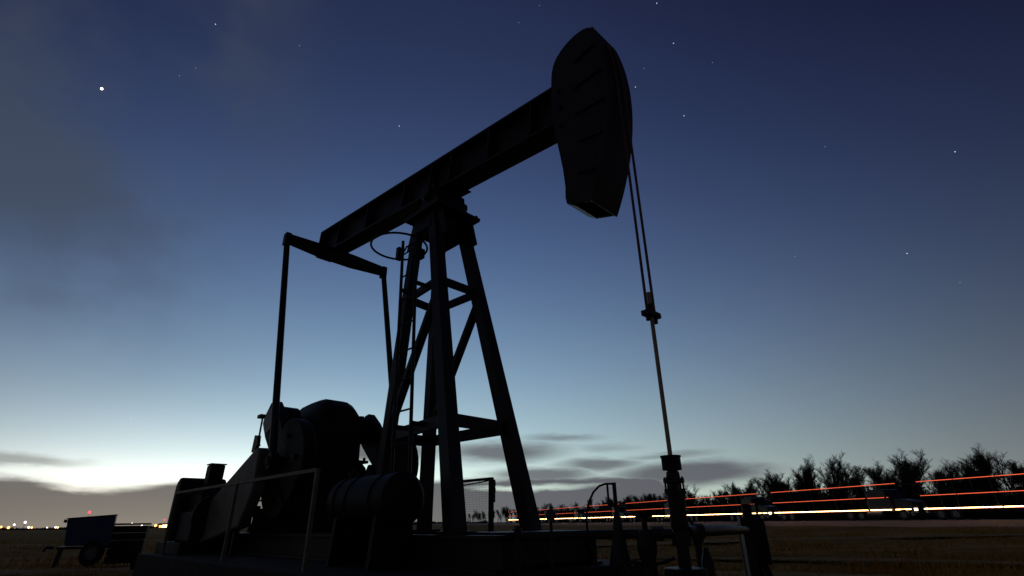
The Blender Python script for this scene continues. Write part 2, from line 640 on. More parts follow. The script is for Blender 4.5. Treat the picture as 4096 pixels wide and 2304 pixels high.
# saddle bearing
MB().prism([(-0.62, 4.50), (-0.02, 4.50), (-0.05, 4.58), (-0.16, 4.70), (-0.19, 4.93), (-0.45, 4.93), (-0.48, 4.70), (-0.58, 4.58)],
           LATC - 0.29, LATC + 0.29).build('saddle_bearing', STEEL, pj, 0.015)
MB().lathe([(0.11, -0.37), (0.11, 0.37)], (PIV.x, LATC, PIV.z), 20, 'Y').build('bearing_shaft', STEEL, pj, smooth=True)

# walking beam: wide-flange section
BB, BT, BX0, BX1 = 0.14, 0.72, -4.12, 2.52


def bprism(poly, y0, y1):
    mb = MB()
    n = len(poly)
    vs = [beamP(a, y, b) for y in (y0, y1) for a, b in poly]
    fs = [tuple(range(n)), tuple(reversed(range(n, 2 * n)))] + [(i, n + i, n + (i + 1) % n, (i + 1) % n) for i in range(n)]
    return mb.add(vs, fs)


wb = bprism([(BX0, BB + 0.03), (BX1, BB + 0.03), (BX1, BT - 0.03), (BX0, BT - 0.03)], -0.022, 0.022).build('walking_beam', STEEL, pj)
bprism([(BX0, BB), (BX1, BB), (BX1, BB + 0.035), (BX0, BB + 0.035)], -0.16, 0.16).build('lower_flange', STEEL, wb)
bprism([(BX0, BT - 0.035), (BX1, BT - 0.035), (BX1, BT), (BX0, BT)], -0.16, 0.16).build('upper_flange', STEEL, wb)
bprism([(BX0 - 0.02, BB), (BX0, BB), (BX0, BT), (BX0 - 0.02, BT)], -0.16, 0.16).build('end_plate', STEEL, wb)
for x in (-3.3, -2.2, -1.0, -0.25, 0.25, 1.1, 1.9):
    for s in (-1, 1):
        bprism([(x - 0.012, BB + 0.04), (x + 0.012, BB + 0.04), (x + 0.012, BT - 0.04), (x - 0.012, BT - 0.04)], s * 0.025, s * 0.15).build('stiffener', STEEL, wb)
bprism([(-0.40, BB - 0.03), (0.40, BB - 0.03), (0.36, BB - 0.002), (-0.36, BB - 0.002)], -0.2, 0.2).build('saddle_plate', STEEL, wb)

# horse head: two side plates, curved face and ribs
HR = 3.14
AT, AB = R(21.5), R(-21.5)


def hp(r, a):
    return (r * math.cos(a), r * math.sin(a))


outer = [hp(HR, AB + (AT - AB) * i / 44) for i in range(45)]
inner = [hp(3.11, R(22.9)), hp(3.03, R(24.2)), hp(2.90, R(25.1)), hp(2.74, R(25.2)), hp(2.58, R(24.0)), hp(2.47, R(21.0)), hp(2.39, R(15)), hp(2.35, R(8)), hp(2.38, R(2)), hp(2.42, R(-3)), hp(2.50, R(-8)), hp(2.60, R(-13)), hp(2.71, R(-18)), hp(2.80, R(-21.8)), hp(2.95, R(-22.2))]


def rounded(pts, k=4):
    out = []
    for i in range(len(pts) - 1):
        p0, p1, p2, p3 = (Vector(pts[max(0, min(len(pts) - 1, j))]) for j in (i - 1, i, i + 1, i + 2))
        for q in range(k):
            u = q / k
            w = 0.5 * ((2 * p1) + (p2 - p0) * u + (2 * p0 - 5 * p1 + 4 * p2 - p3) * u * u + (3 * p1 - p0 - 3 * p2 + p3) * u ** 3)
            out.append((w.x, w.y))
    return out + [tuple(pts[-1])]


top_ = rounded([outer[-1]] + inner)[1:]
poly = outer + top_
hh = bprism(poly, -0.21, -0.185).build('horse_head', STEEL, pj)
bprism(poly, 0.185, 0.21).build('side_plate', STEEL, hh)
mb = MB()
vs, fs = [], []
for i in range(45):
    a = AB + (AT - AB) * i / 44
    for r in (HR, HR + 0.018):
        for y in (-0.235, 0.235):
            q = hp(r, a)
            vs.append(beamP(q[0], y, q[1]))
for i in range(44):
    b0, b1 = i * 4, i * 4 + 4
    fs += [(b0, b0 + 1, b1 + 1, b1), (b0 + 2, b1 + 2, b1 + 3, b0 + 3), (b0, b1, b1 + 2, b0 + 2), (b0 + 1, b0 + 3, b1 + 3, b1 + 1)]
fs += [(0, 2, 3, 1), (176, 177, 179, 178)]
mb.add(vs, fs).build('face_plate', STEEL, hh)
for i in range(0, len(inner) - 1):
    (a0, b0), (a1, b1) = inner[i], inner[i + 1]
    nx, nz = -(b1 - b0), (a1 - a0)
    l_ = math.hypot(nx, nz)
    nx, nz = nx / l_ * 0.02, nz / l_ * 0.02
    if 6 <= i <= 7:
        continue
    bprism([(a0, b0), (a1, b1), (a1 - nx, b1 - nz), (a0 - nx, b0 - nz)], -0.184, 0.184).build('back_plate', STEEL, hh)
for a in (21, 12, 4, -5, -13):
    q0, q1 = hp(2.62 + abs(a - 5) * 0.012, R(a)), hp(HR - 0.01, R(a))
    nx, nz = -math.sin(R(a)) * 0.012, math.cos(R(a)) * 0.012
    bprism([(q0[0] + nx, q0[1] + nz), (q1[0] + nx, q1[1] + nz), (q1[0] - nx, q1[1] - nz), (q0[0] - nx, q0[1] - nz)], -0.18, 0.18).build('rib', STEEL, hh)
for sy in (-1, 1):
    for a in (17, 9, 1, -7, -15):
        q0, q1 = hp(2.66 + abs(a - 5) * 0.010, R(a)), hp(HR - 0.06, R(a))
        nx, nz = -math.sin(R(a)) * 0.02, math.cos(R(a)) * 0.02
        bprism([(q0[0] + nx, q0[1] + nz), (q1[0] + nx, q1[1] + nz), (q1[0] - nx, q1[1] - nz), (q0[0] - nx, q0[1] - nz)], sy * 0.2105, sy * 0.235).build('side_rib', STEEL, hh)
    for a in (12, 6, 0):
        q = hp(2.48, R(a))
        c_ = beamP(q[0], sy * 0.21, q[1])
        MB().lathe([(0.028, 0), (0.028, 0.03)] if sy > 0 else [(0.028, -0.03), (0.028, 0)], tuple(c_), 6, 'Y').build('bolt', STEEL, hh)
bprism([(2.50, BT + 0.0), (2.62, BT + 0.22), (2.66, BT + 0.20), (2.56, BT)], -0.14, 0.14).build('head_hinge', STEEL, hh)

# bridle, carrier bar, polished rod
WT = PIV.x + HR + 0.035
CZ = 2.02
for s in (-1, 1):
    pts = []
    for i in range(16):
        a = R(18.0) + (-THETA - R(18)) * i / 15
        q = hp(HR + 0.034, a)
        p = beamP(q[0], s * 0.062, q[1])
        pts.append(p)
    pts += [Vector((WT, PIV.y + s * 0.062, z)) for z in (4.2, 3.4, 2.7, CZ + 0.05)]
    MB().tube(pts, 0.0135, 8).build('bridle_cable', CABLE, pj, smooth=True)
cb = MB().box(WT - 0.045, WT + 0.045, PIV.y - 0.10, PIV.y + 0.10, CZ, CZ + 0.05).build('carrier_bar', STEEL, pj, 0.008)
for s in (-1, 1):
    MB().lathe([(0.02, -0.045), (0.02, 0.0)], (WT, PIV.y + s * 0.062, CZ), 10).build('cable_socket', STEEL, cb)
MB().lathe([(0.018, 0.72), (0.018, CZ + 0.24)], (WT, PIV.y, 0), 12).build('polished_rod', RODM, pj, smooth=True)
rc = MB().lathe([(0.032, 0), (0.032, 0.07)], (WT, PIV.y, CZ + 0.052), 8).build('rod_clamp', STEEL, pj)

# gear reducer, cranks, pitmans, equaliser
K = Vector((-3.29, LATC, 1.85))
CR = 0.95
CA = R(-44.0)        # the cranks rest pointing down towards the post
tail = beamP(-3.42, 0, 0.03)
WR = Vector((K.x + CR * math.cos(CA), 0, K.z + CR * math.sin(CA)))

prof = [(-0.56, 0.62), (0.56, 0.62), (0.50, 1.18), (0.36, 1.30), (0.345, 1.92), (0.30, 2.06), (0.20, 2.19), (0.10, 2.235),
        (-0.20, 2.235), (-0.30, 2.17), (-0.40, 2.02), (-0.42, 1.92), (-0.42, 1.30), (-0.50, 1.18)]
gbx = MB()
nseg = 9
secs = []
for i in range(nseg):
    u = -1 + 2 * i / (nseg - 1)
    x = K.x + u * 0.62
    drop = 0.16 * abs(u) ** 4
    secs.append([(x, LATC + a * (1 - 0.05 * abs(u) ** 3), b - (drop * max(0, (b - 1.3) / 0.94))) for a, b in prof])
vs = [p for s_ in secs for p in s_]
n = len(prof)
fs = [(i * n + j, i * n + (j + 1) % n, (i + 1) * n + (j + 1) % n, (i + 1) * n + j) for i in range(nseg - 1) for j in range(n)]
fs += [tuple(range(n)), tuple(reversed(range((nseg - 1) * n, nseg * n)))]
gb = gbx.add(vs, fs).build('gearbox', STEEL2, pj, 0.015)
MB().box(K.x - 0.68, K.x + 0.68, LATC - 0.50, LATC + 0.47, 1.245, 1.285).build('split_flange', STEEL2, gb, 0.006)
for x in (-0.6, -0.36, -0.12, 0.12, 0.36, 0.6):
    for y in (-0.465, 0.435):
        MB().lathe([(0.022, 0), (0.022, 0.05)], (K.x + x, LATC + y, 1.285), 6).build('bolt', STEEL2, gb)
MB().box(K.x - 0.2, K.x + 0.14, LATC - 0.16, LATC + 0.12, 2.226, 2.25).build('inspection_cover', STEEL2, gb, 0.006)
MB().lathe([(0.03, 0), (0.03, 0.06), (0.045, 0.06), (0.045, 0.10)], (K.x + 0.62, LATC + 0.30, 1.86), 10).build('breather', STEEL2, gb)
ped = MB().prism([(-0.60, 0.28), (0.60, 0.28), (0.575, 0.618), (-0.575, 0.618)], K.x - 0.75, K.x + 0.75, 'yz').build('gearbox_pedestal', STEEL2, pj, 0.01)
MB().lathe([(0.10, -0.86), (0.10, 0.86)], tuple(K), 20, 'Y').build('crank_shaft', STEEL2, pj, smooth=True)
for s in (-1, 1):
    y = LATC + s * 0.62
    hub = MB().lathe([(0.20, -0.13), (0.225, -0.11), (0.225, 0.10), (0.20, 0.12)], (K.x, y, K.z), 28, 'Y').build('bearing_hub', STEEL2, pj, smooth=True)
    yf = y + s * 0.284
    hf = MB().lathe([(0.185, -0.012), (0.185, 0.012)], (K.x, yf, K.z), 28, 'Y').build('hub_face', DISCM, hub)
    # crank arm
    ca, sa = math.cos(CA), math.sin(CA)
    def cp(r, w):
        return (K.x + ca * r - sa * w, K.z + sa * r + ca * w)
    arm = [cp(-0.26, -0.13), cp(-0.20, -0.22), cp(0.1, -0.25), cp(1.55, -0.16), cp(1.60, -0.10), cp(1.60, 0.10), cp(1.55, 0.16), cp(0.1, 0.25), cp(-0.20, 0.22), cp(-0.26, 0.13)]
    y0 = y + s * 0.135
    cr = MB().prism(arm, y0, y0 + s * 0.135).build('crank', STEEL2, pj, 0.012)
    for w in (-1, 1):
        q = [cp(0.58, w * 0.23), cp(1.58, w * 0.172)]
        for i in range(15):
            a = math.pi * (i + 0.5) / 15
            q.append(cp(1.08 + 0.54 * math.cos(a), w * (0.22 + 0.46 * math.sin(a))))
        cwt = MB().prism(q, y0 - s * 0.03, y0 + s * 0.155).build('counterweight', STEEL2, cr, 0.025)
        for rr in (0.86, 1.30):
            bq = cp(rr, w * 0.36)
            MB().lathe([(0.035, 0.0), (0.035, 0.04)] if s > 0 else [(0.035, -0.04), (0.035, 0.0)], (bq[0], y0 + s * 0.155, bq[1]), 6, 'Y').build('bolt', STEEL, cwt)
    MB().lathe([(0.06, 0.0), (0.06, 0.24)] if s > 0 else [(0.06, -0.24), (0.06, 0.0)], (WR.x, y0 + s * 0.10, WR.z), 14, 'Y').build('wrist_pin', STEEL2, cr)
    # pitman
    yp = y0 + s * 0.26
    pt = MB().tube([(WR.x, yp, WR.z), (tail.x, yp, tail.z)], 0.052, 12).build('pitman_arm', STEEL, pj, smooth=True)
    MB().lathe([(0.11, -0.055), (0.11, 0.055)], (WR.x, yp, WR.z), 16, 'Y').build('wrist_bearing', STEEL, pt)
    MB().box(tail.x - 0.07, tail.x + 0.07, yp - 0.05, yp + 0.05, tail.z - 0.14, tail.z + 0.10).build('end_clevis', STEEL, pt, 0.01)
eq = MB().prism([(-0.98, 0.07), (-0.98, -0.07), (-0.3, -0.13), (0.3, -0.13), (0.98, -0.07), (0.98, 0.07), (0.3, 0.10), (-0.3, 0.10)], -0.09, 0.09, 'yz')
eq.v = [(v[0] + tail.x, v[1] + LATC, v[2] + tail.z) for v in eq.v]
eqo = eq.build('equaliser', STEEL, pj, 0.01)
c0 = beamP(-3.42, 0, BB)
MB().box(tail.x - 0.16, tail.x + 0.16, LATC - 0.15, LATC + 0.15, tail.z + 0.095, c0.z - 0.0).build('tail_bearing', STEEL, pj, 0.01)

# belt guard sheet on the near side
gd = MB().prism([(-2.80, 1.34), (-2.92, 1.39), (-3.05, 1.35), (-4.78, 0.64), (-4.98, 0.44), (-4.95, 0.22), (-4.72, 0.12), (-3.1, 0.36), (-2.8, 0.8)], -1.10, -0.94).build('belt_guard', GUARDM, pj, 0.03)
for x, z in ((-4.5, 0.40), (-3.7, 0.62), (-2.9, 0.95)):
    MB().box(x - 0.025, x + 0.025, -0.935, -0.62, z - 0.03, z + 0.03).build('guard_bracket', STEEL, gd)
for x in (-4.35, -3.35):
    MB().box(x - 0.025, x + 0.025, -1.05, -0.98, 0.0, 0.28 if x < -4 else 0.42).build('guard_leg', STEEL, gd)
# lubricator bracket beside the near hub
bk = MB().tube([(-3.62, -0.82, 1.50), (-3.66, -0.84, 1.62), (-3.66, -0.84, 1.93), (-3.60, -0.84, 1.97)], 0.014, 8).build('brake_lever', STEEL, pj)
MB().box(-3.74, -3.60, -0.90, -0.80, 1.93, 1.985).build('lever_grip', STEEL, bk, 0.008)
MB().prism([(-3.80, 1.42), (-3.66, 1.42), (-3.60, 1.52), (-3.63, 1.66), (-3.78, 1.68)], -0.87, -0.82).build('ratchet_quadrant', STEEL, bk, 0.006)
MB().beam((-3.70, -0.845, 1.46), (-3.34, -0.80, 1.42), 0.05, 0.05).build('lever_mount', STEEL, bk)
MB().tube([(-3.62, -0.83, 1.44), (-3.60, -0.90, 1.0), (-3.72, -1.05, 0.7)], 0.008, 6).build('brake_cable', CABLE, bk)

# ladder on the post, with a ring at the top
lad0, lad1 = Vector((0.05, -0.60, 0.30)), Vector((-0.49, -0.40, 4.08))
lo = None
for s in (-1, 1):
    o_ = MB().tube([lad0 + Vector((s * 0.17, 0, 0)), lad1 + Vector((s * 0.17, 0, 0))], 0.022, 8)
    if lo is None:
        lo = o_.build('ladder', STEEL, pj, smooth=True)
    else:
        o_.build('ladder_rail', STEEL, lo, smooth=True)
nr = 10
for i in range(nr):
    p = lad0.lerp(lad1, (i + 0.35) / nr)
    MB().tube([p + Vector((-0.17, 0, 0)), p + Vector((0.17, 0, 0))], 0.0115, 6).build('rung', STEEL, lo, smooth=True)
for z in (1.40, 3.26):
    p = lad0.lerp(lad1, (z - 0.3) / 3.78)
    for s in (-1, 1):
        MB().beam(p + Vector((s * 0.17, 0, 0)), p + Vector((s * 0.17, 0.20, 0)), 0.03, 0.05).build('ladder_bracket', STEEL, lo)
hoop = MB().ring((-0.55, -0.52, 3.90), 0.385, 0.0155, 44, 8).build('safety_hoop', STEEL, pj, smooth=True)
MB().beam((-0.52, -0.14, 3.90), (-0.52, -0.30, 3.90), 0.09, 0.14).build('hoop_clamp', STEEL, hoop)
MB().beam((-0.72, -0.41, 3.80), (-0.72, -0.41, 3.99), 0.07, 0.07).build('hoop_clamp', STEEL, hoop)
MB().tube([(-0.66, -0.40, 3.86), (-0.62, -0.36, 3.99), (-0.52, -0.30, 4.03)], 0.013, 6).build('hoop_stay', STEEL, hoop)

# ------------------------------------------------------------------ prime mover
en = thing('pump_engine', 'dark stationary engine with upright exhaust muffler behind the guard railing', 'engine', tuple(U(-5.45, -0.98)), A45)
MB().box(-0.34, 1.0, -0.42, 0.42, 0.0, 0.16).build('engine_skid', STEEL2, en, 0.01)
MB().prism([(0.06, 0.16), (0.85, 0.16), (0.85, 0.52), (0.70, 0.60), (0.06, 0.60), (0.06, 0.52)], -0.28, 0.28).build('crankcase', STEEL2, en, 0.03)
blk = MB().prism([(0.08, 0.60), (0.74, 0.60), (0.74, 0.84), (0.66, 0.90), (0.14, 0.90), (0.08, 0.84)], -0.19, 0.19).build('cylinder_block', STEEL2, en, 0.02)
for x in (0.18, 0.36):
    MB().lathe([(0.06, 0), (0.055, 0.05), (0.03, 0.07)], (x, 0, 0.90), 10).build('cylinder_head', STEEL2, blk)
rad = MB().prism([(-0.26, 0.17), (0.05, 0.17), (0.05, 1.00), (0.02, 1.09), (-0.04, 1.14), (-0.13, 1.14), (-0.21, 1.09), (-0.26, 1.0)], -0.36, 0.36).build('radiator_housing', STEEL2, en, 0.04)
for z in np.arange(0.28, 1.02, 0.09):
    MB().box(-0.275, -0.26, -0.30, 0.30, z, z + 0.035).build('radiator_slat', STEEL, rad)
MB().lathe([(0.05, 0), (0.05, 0.05), (0.07, 0.05), (0.07, 0.08)], (-0.10, 0.12, 1.135), 12).build('radiator_cap', STEEL, rad)
MB().lathe([(0.30, -0.05), (0.33, -0.03), (0.33, 0.03), (0.30, 0.05)], (0.93, 0.0, 0.52), 28, 'X').build('flywheel', STEEL2, en, smooth=True)
mf = MB().box(0.42, 0.66, -0.13, 0.09, 0.985, 1.305).build('muffler', STEEL2, en, 0.02)
MB().box(0.43, 0.68, -0.14, 0.10, 1.308, 1.325).build('rain_cap', STEEL2, mf)
MB().lathe([(0.06, 0.84), (0.06, 0.985)], (0.53, -0.02, 0), 12).build('exhaust_stub', STEEL2, mf)
MB().tube([(0.30, -0.05, 0.90), (0.29, -0.05, 1.12), (0.32, -0.05, 1.24), (0.42, -0.05, 1.28)], 0.016, 8).build('exhaust_pipe', STEEL2, mf, smooth=True)
MB().tube([(0.05, 0.10, 0.96), (0.12, 0.10, 0.99), (0.18, 0.09, 0.96), (0.20, 0.08, 0.90)], 0.03, 8).build('coolant_hose', RUBBER, en, smooth=True)
MB().lathe([(0.11, -0.05), (0.16, -0.05), (0.16, 0.05), (0.11, 0.05)], (0.72, 0.30, 0.55), 20, 'Y').build('drive_pulley', STEEL2, en, smooth=True)

# railing along the near edge of the pad
rl = thing('guard_railing', 'thin painted pipe railing in front of the engine and belt guard', 'railing', tuple(U(-2.4, -1.5)), A45)
for x, lean in ((2.36, 0.0), (0.20, 0.0), (-2.46, 0.0)):
    MB().box(x - 0.018, x + 0.018, -0.018, 0.018, 0.0, 0.845).build('post', RAILP, rl)
MB().beam((-2.48, 0, 0.862), (2.38, 0, 0.862), 0.04, 0.034).build('top_rail', RAILP, rl)
MB().beam((-2.46, 0.0, 0.862), (-2.46, 0.9, 0.862), 0.036, 0.033).build('end_rail', RAILP, rl)
MB().box(-2.478, -2.442, 0.88, 0.916, 0.0, 0.845).build('post', RAILP, rl)
rl2 = thing('guard_railing', 'low dark pipe railing with one tall post beyond the engine', 'railing', tuple(U(-4.7, 0.2)), A45)
for x, h_ in ((-1.6, 0.80), (-0.55, 1.12), (1.0, 0.80)):
    MB().box(x - 0.02, x + 0.02, -0.02, 0.02, 0.0, h_).build('post', STEEL, rl2)
MB().beam((-1.62, 0.0, 0.815), (1.02, 0.0, 0.815), 0.045, 0.03).build('top_rail', STEEL, rl2)

# fuel tank beside the post
tk = thing('fuel_tank', 'dark banded cylindrical tank lying beside the front of the post', 'tank', tuple(U(-0.02, -0.87)), A45)
MB().lathe([(0.08, -0.60), (0.19, -0.58), (0.245, -0.53), (0.245, 0.53), (0.19, 0.58), (0.08, 0.60)], (0, 0, 0.595), 32, 'X').build('shell', STEEL2, tk, smooth=True)
for x in (-0.40, -0.16, 0.30):
    MB().ring((x, 0, 0.595), 0.249, 0.009, 36, 6, 'X').build('band', RUST, tk)
for x in (-0.38, 0.38):
    MB().prism([(-0.24, 0.0), (0.24, 0.0), (0.20, 0.46), (0.10, 0.375), (-0.10, 0.375), (-0.20, 0.46)], x - 0.03, x + 0.03, 'yz').build('cradle', STEEL2, tk)
MB().lathe([(0.035, 0.83), (0.035, 0.87), (0.05, 0.87), (0.05, 0.90)], (-0.48, 0, 0), 12).build('filler_cap', STEEL2, tk)
MB().tube([(-0.56, 0.06, 0.72), (-0.58, 0.06, 0.86), (-0.58, 0.06, 0.97)], 0.028, 8).build('vent_pipe', STEEL2, tk)

# weathered timber post by the near leg
wpst = thing('marker_post', 'pale weathered timber upright next to the near leg of the post', 'post', tuple(U(0.55, -0.28)), A45)
MB().box(-0.035, 0.035, -0.035, 0.035, 0.0, 0.86).build('timber', WOODM, wpst, 0.006)

# mesh guard on the far side
mg = thing('mesh_guard', 'dark wire mesh guard panel on the far side of the post', 'guard panel', tuple(U(-0.80, 1.12)), A45)
for x in (-0.42, 0.38):
    MB().box(x - 0.025, x + 0.025, -0.025, 0.025, 0.0, 0.93).build('post', STEEL, mg)
MB().beam((-0.44, 0, 0.915), (0.40, 0, 0.915), 0.03, 0.035).build('top_rail', STEEL, mg)
MB().beam((-0.42, 0.03, 0.85), (0.38, 0.03, 0.90), 0.015, 0.015).build('stay', STEEL, mg)
mb = MB()
for i in range(26):
    x = -0.39 + 0.745 * i / 25
    mb.beam((x, 0, 0.05), (x, 0, 0.90), 0.0016, 0.0016)
for i in range(30):
    z = 0.05 + 0.85 * i / 29
    mb.beam((-0.395, 0.001, z), (0.355, 0.001, z), 0.0016, 0.0016)
struct(mb.build('wire_mesh', GALV, mg), 'stuff')
for z in (0.74, 0.82):
    MB().lathe([(0.03, 0), (0.03, 0.06)], (0.425, 0, z), 8).build('hinge', STEEL, mg)
MB().box(0.405, 0.44, -0.02, 0.02, 0.62, 0.90).build('latch', STEEL, mg)

# ------------------------------------------------------------------ wellhead and flow line
WP = U(WT, PIV.y)
wh = thing('wellhead', 'black wellhead with stuffing box where the rod goes down', 'wellhead', (WP.x, WP.y, GZ))
H0 = -GZ
MB().lathe([(0.074, 0.735), (0.074, 0.83), (0.080, 0.83), (0.080, 0.842), (0.022, 0.842)], (0, 0, H0), 18).build('stuffing_box_cup', RUST, wh)
MB().lathe([(0.030, 0.655), (0.048, 0.665), (0.052, 0.69), (0.050, 0.715), (0.034, 0.736)], (0, 0, H0), 18).build('packing_nut', STEEL, wh, smooth=True)
f1 = MB().lathe([(0.080, 0.640), (0.080, 0.657)], (0, 0, H0), 20).build('upper_flange', STEEL, wh)
f2 = MB().lathe([(0.082, 0.560), (0.082, 0.580)], (0, 0, H0), 20).build('lower_flange', STEEL, wh)
for i in range(6):
    a = math.pi / 6 + i * math.pi / 3
    p = (0.068 * math.cos(a), 0.068 * math.sin(a), H0)
    MB().lathe([(0.008, 0.535), (0.008, 0.685)], p, 6).build('bolt', STEEL, f1)
    MB().lathe([(0.0135, 0.581), (0.0135, 0.597)], p, 6).build('nut', STEEL, f2)
    MB().lathe([(0.0135, 0.658), (0.0135, 0.674)], p, 6).build('nut', STEEL, f1)
MB().lathe([(0.042, 0.58), (0.040, 0.64)], (0, 0, H0), 16).build('neck', STEEL, wh)
MB().lathe([(0.050, 0.30), (0.066, 0.33), (0.062, 0.44), (0.070, 0.50), (0.068, 0.56)], (0, 0, H0), 18).build('pumping_tee', STEEL, wh, smooth=True)
MB().lathe([(0.072, 0.20), (0.072, 0.30)], (0, 0, H0), 8).build('union_nut', STEEL, wh)
MB().lathe([(0.046, 0.06), (0.046, 0.20)], (0, 0, H0), 16).build('riser', STEEL, wh)
MB().lathe([(0.155, H0 - 0.12), (0.155, 0.06 + H0)], (0, 0, 0), 24).build('casing_head', STEEL, wh, 0.01)
MB().lathe([(0.125, 0.0), (0.125, H0 - 0.12)], (0, 0, 0), 20).build('casing', STEEL, wh)

fl = thing('flow_line', 'thick black horizontal pipe running through the wellhead', 'pipe', (WP.x, WP.y, GZ))
zp = 0.285 - GZ
MB().tube([(-1.45, 0.62, zp - 0.02), (-0.30, 0.13, zp), (-0.06, 0.02, zp)], 0.034, 12).build('pipe_section', STEEL, fl, smooth=True)
MB().tube([(0.06, 0.02, zp + 0.01), (0.55, 0.62, zp + 0.01), (1.55, 2.60, zp - 0.03)], 0.042, 12).build('pipe_section', STEEL, fl, smooth=True)
MB().lathe([(0.05, -0.045), (0.05, 0.045)], (-0.16, 0.07, zp), 8, 'X').build('union', STEEL, fl)
MB().lathe([(0.055, -0.05), (0.055, 0.05)], (0.17, 0.15, zp + 0.01), 8, 'X').build('union', STEEL, fl)
for x, y in ((-1.35, 0.58), (1.5, 2.5)):
    MB().box(x - 0.05, x + 0.05, y - 0.05, y + 0.05, 0.0, zp - 0.05).build('pipe_support', STEEL, fl)

# check-valve stand left of the wellhead
vs_ = thing('valve_stand', 'squat black valve body on a flared stand left of the wellhead', 'valve', (0.99, 4.33, GZ))
MB().lathe([(0.13, 0.0), (0.11, 0.18), (0.065, 0.34), (0.055, 0.46), (0.075, 0.52), (0.075, 0.60), (0.045, 0.66)], (0, 0, 0), 18).build('stand', STEEL, vs_, smooth=True)
MB().lathe([(0.022, 0.66), (0.022, 0.735), (0.034, 0.735), (0.034, 0.755)], (0, 0, 0), 10).build('valve_stem', STEEL, vs_)
MB().ring((0, 0, 0.76), 0.06, 0.008, 20, 6).build('hand_wheel', RUST, vs_)
MB().tube([(-0.02, 0, 0.42), (-0.10, -0.01, 0.45), (-0.17, -0.02, 0.44), (-0.21, -0.02, 0.37), (-0.17, -0.02, 0.27)], 0.013, 8).build('bleed_pipe', STEEL, vs_)
MB().prism([(-0.23, 0.13), (-0.10, 0.10), (-0.08, 0.20), (-0.13, 0.28), (-0.20, 0.29)], -0.05, 0.01).build('drip_pot', STEEL, vs_, 0.01)
MB().tube([(0.04, 0, 0.43), (0.13, 0, 0.445), (0.20, 0.01, 0.47)], 0.012, 8).build('bleed_pipe', STEEL, vs_)

# riser with hose loop
rs = thing('hose_riser', 'slim upright pipe with a hose looping down from its top', 'hose', (0.80, 4.42, GZ))
MB().lathe([(0.090, 0.42), (0.055, 0.60), (0.035, 0.72), (0.016, 0.80), (0.016, 1.0)], (0, 0, 0), 14).build('valve_body', STEEL, rs, smooth=True)
MB().lathe([(0.05, 0.0), (0.05, 0.42)], (0, 0, 0), 12).build('stand_pipe', STEEL, rs)
MB().box(-0.012, 0.014, -0.012, 0.012, 0.98, 1.01).build('elbow', STEEL, rs)
MB().tube([(-0.055, 0, 0.84), (-0.055, 0, 1.0)], 0.009, 8).build('drop_pipe', STEEL, rs)
MB().box(-0.06, 0.01, -0.012, 0.012, 0.83, 0.86).build('link', STEEL, rs)
pts = [(0.0, 0, 1.0), (-0.07, 0, 1.0), (-0.12, 0, 0.985), (-0.17, 0, 0.94), (-0.21, 0, 0.87), (-0.235, 0, 0.79), (-0.24, 0, 0.70), (-0.235, 0.02, 0.60), (-0.20, 0.0, 0.50), (-0.19, -0.02, 0.36), (-0.215, -0.03, 0.22), (-0.25, -0.04, 0.06), (-0.27, -0.04, 0.0)]
MB().tube(pts, 0.0085, 8).build('hose', RUBBER, rs, smooth=True)

# gauge
gg = thing('pressure_gauge', 'small round gauge on a thin stem above the pipe', 'gauge', (0.275, 4.35, GZ))
MB().lathe([(0.012, 0.0), (0.012, 0.74)], (0, 0, 0), 8).build('stem', STEEL, gg)
MB().lathe([(0.040, -0.014), (0.042, 0.0), (0.042, 0.018)], (0, 0, 0.778), 24, 'Y').build('dial_case', STEEL, gg)
MB().lathe([(0.036, -0.017), (0.036, -0.0145)], (0, 0, 0.778), 24, 'Y').build('dial_face', GALV, gg)
g2 = thing('bleed_valve', 'tiny bleed valve standing on the pad edge beside the right leg', 'valve', (0.02, 4.60, GZ))
MB().lathe([(0.02, 0.0), (0.02, 0.62), (0.034, 0.63), (0.034, 0.68), (0.012, 0.69)], (0, 0, 0), 10).build('stem', STEEL, g2)
MB().box(-0.035, 0.035, -0.006, 0.006, 0.69, 0.70).build('lever', STEEL, g2)
g3 = thing('lever_valve', 'small lever valve on the pipe right of the wellhead', 'valve', (1.50, 4.72, GZ))
MB().lathe([(0.03, 0.0), (0.03, 0.55), (0.05, 0.56), (0.05, 0.64), (0.02, 0.66)], (0, 0, 0), 10).build('stem', STEEL, g3)
MB().beam((0.0, 0, 0.66), (-0.05, 0, 0.75), 0.02, 0.02).build('lever', STEEL, g3)

# stub and control box on a post
sb = thing('capped_stub', 'short black capped pipe stub right of the wellhead', 'pipe', (1.42, 4.30, GZ))
MB().lathe([(0.075, 0.0), (0.065, 0.20), (0.045, 0.36), (0.047, 0.44), (0.030, 0.49), (0.018, 0.54)], (0, 0, 0), 14).build('stub', STEEL, sb, smooth=True)
cbx = thing('control_box', 'black electrical control box on a timber post right of the wellhead', 'control box', (3.06, 7.4, GZ), R(-12))
MB().box(-0.055, 0.055, -0.05, 0.05, 0.0, 0.905).build('post', WOODM, cbx, 0.006)
bx = MB().box(-0.145, 0.145, -0.23, -0.055, 0.21, 0.73).build('enclosure', STEEL2, cbx, 0.012)
MB().box(-0.13, 0.13, -0.243, -0.232, 0.225, 0.715).build('door', STEEL2, bx, 0.006)
MB().box(0.09, 0.11, -0.262, -0.243, 0.44, 0.52).build('handle', STEEL, bx)
MB().tube([(-0.165, -0.15, 0.0), (-0.165, -0.15, 0.66)], 0.014, 8).build('conduit', GALV, cbx)
MB().tube([(0.06, -0.12, 0.21), (0.09, -0.14, 0.08), (0.16, -0.16, 0.0)], 0.05, 10).build('cable_duct', RUBBER, cbx, smooth=True)

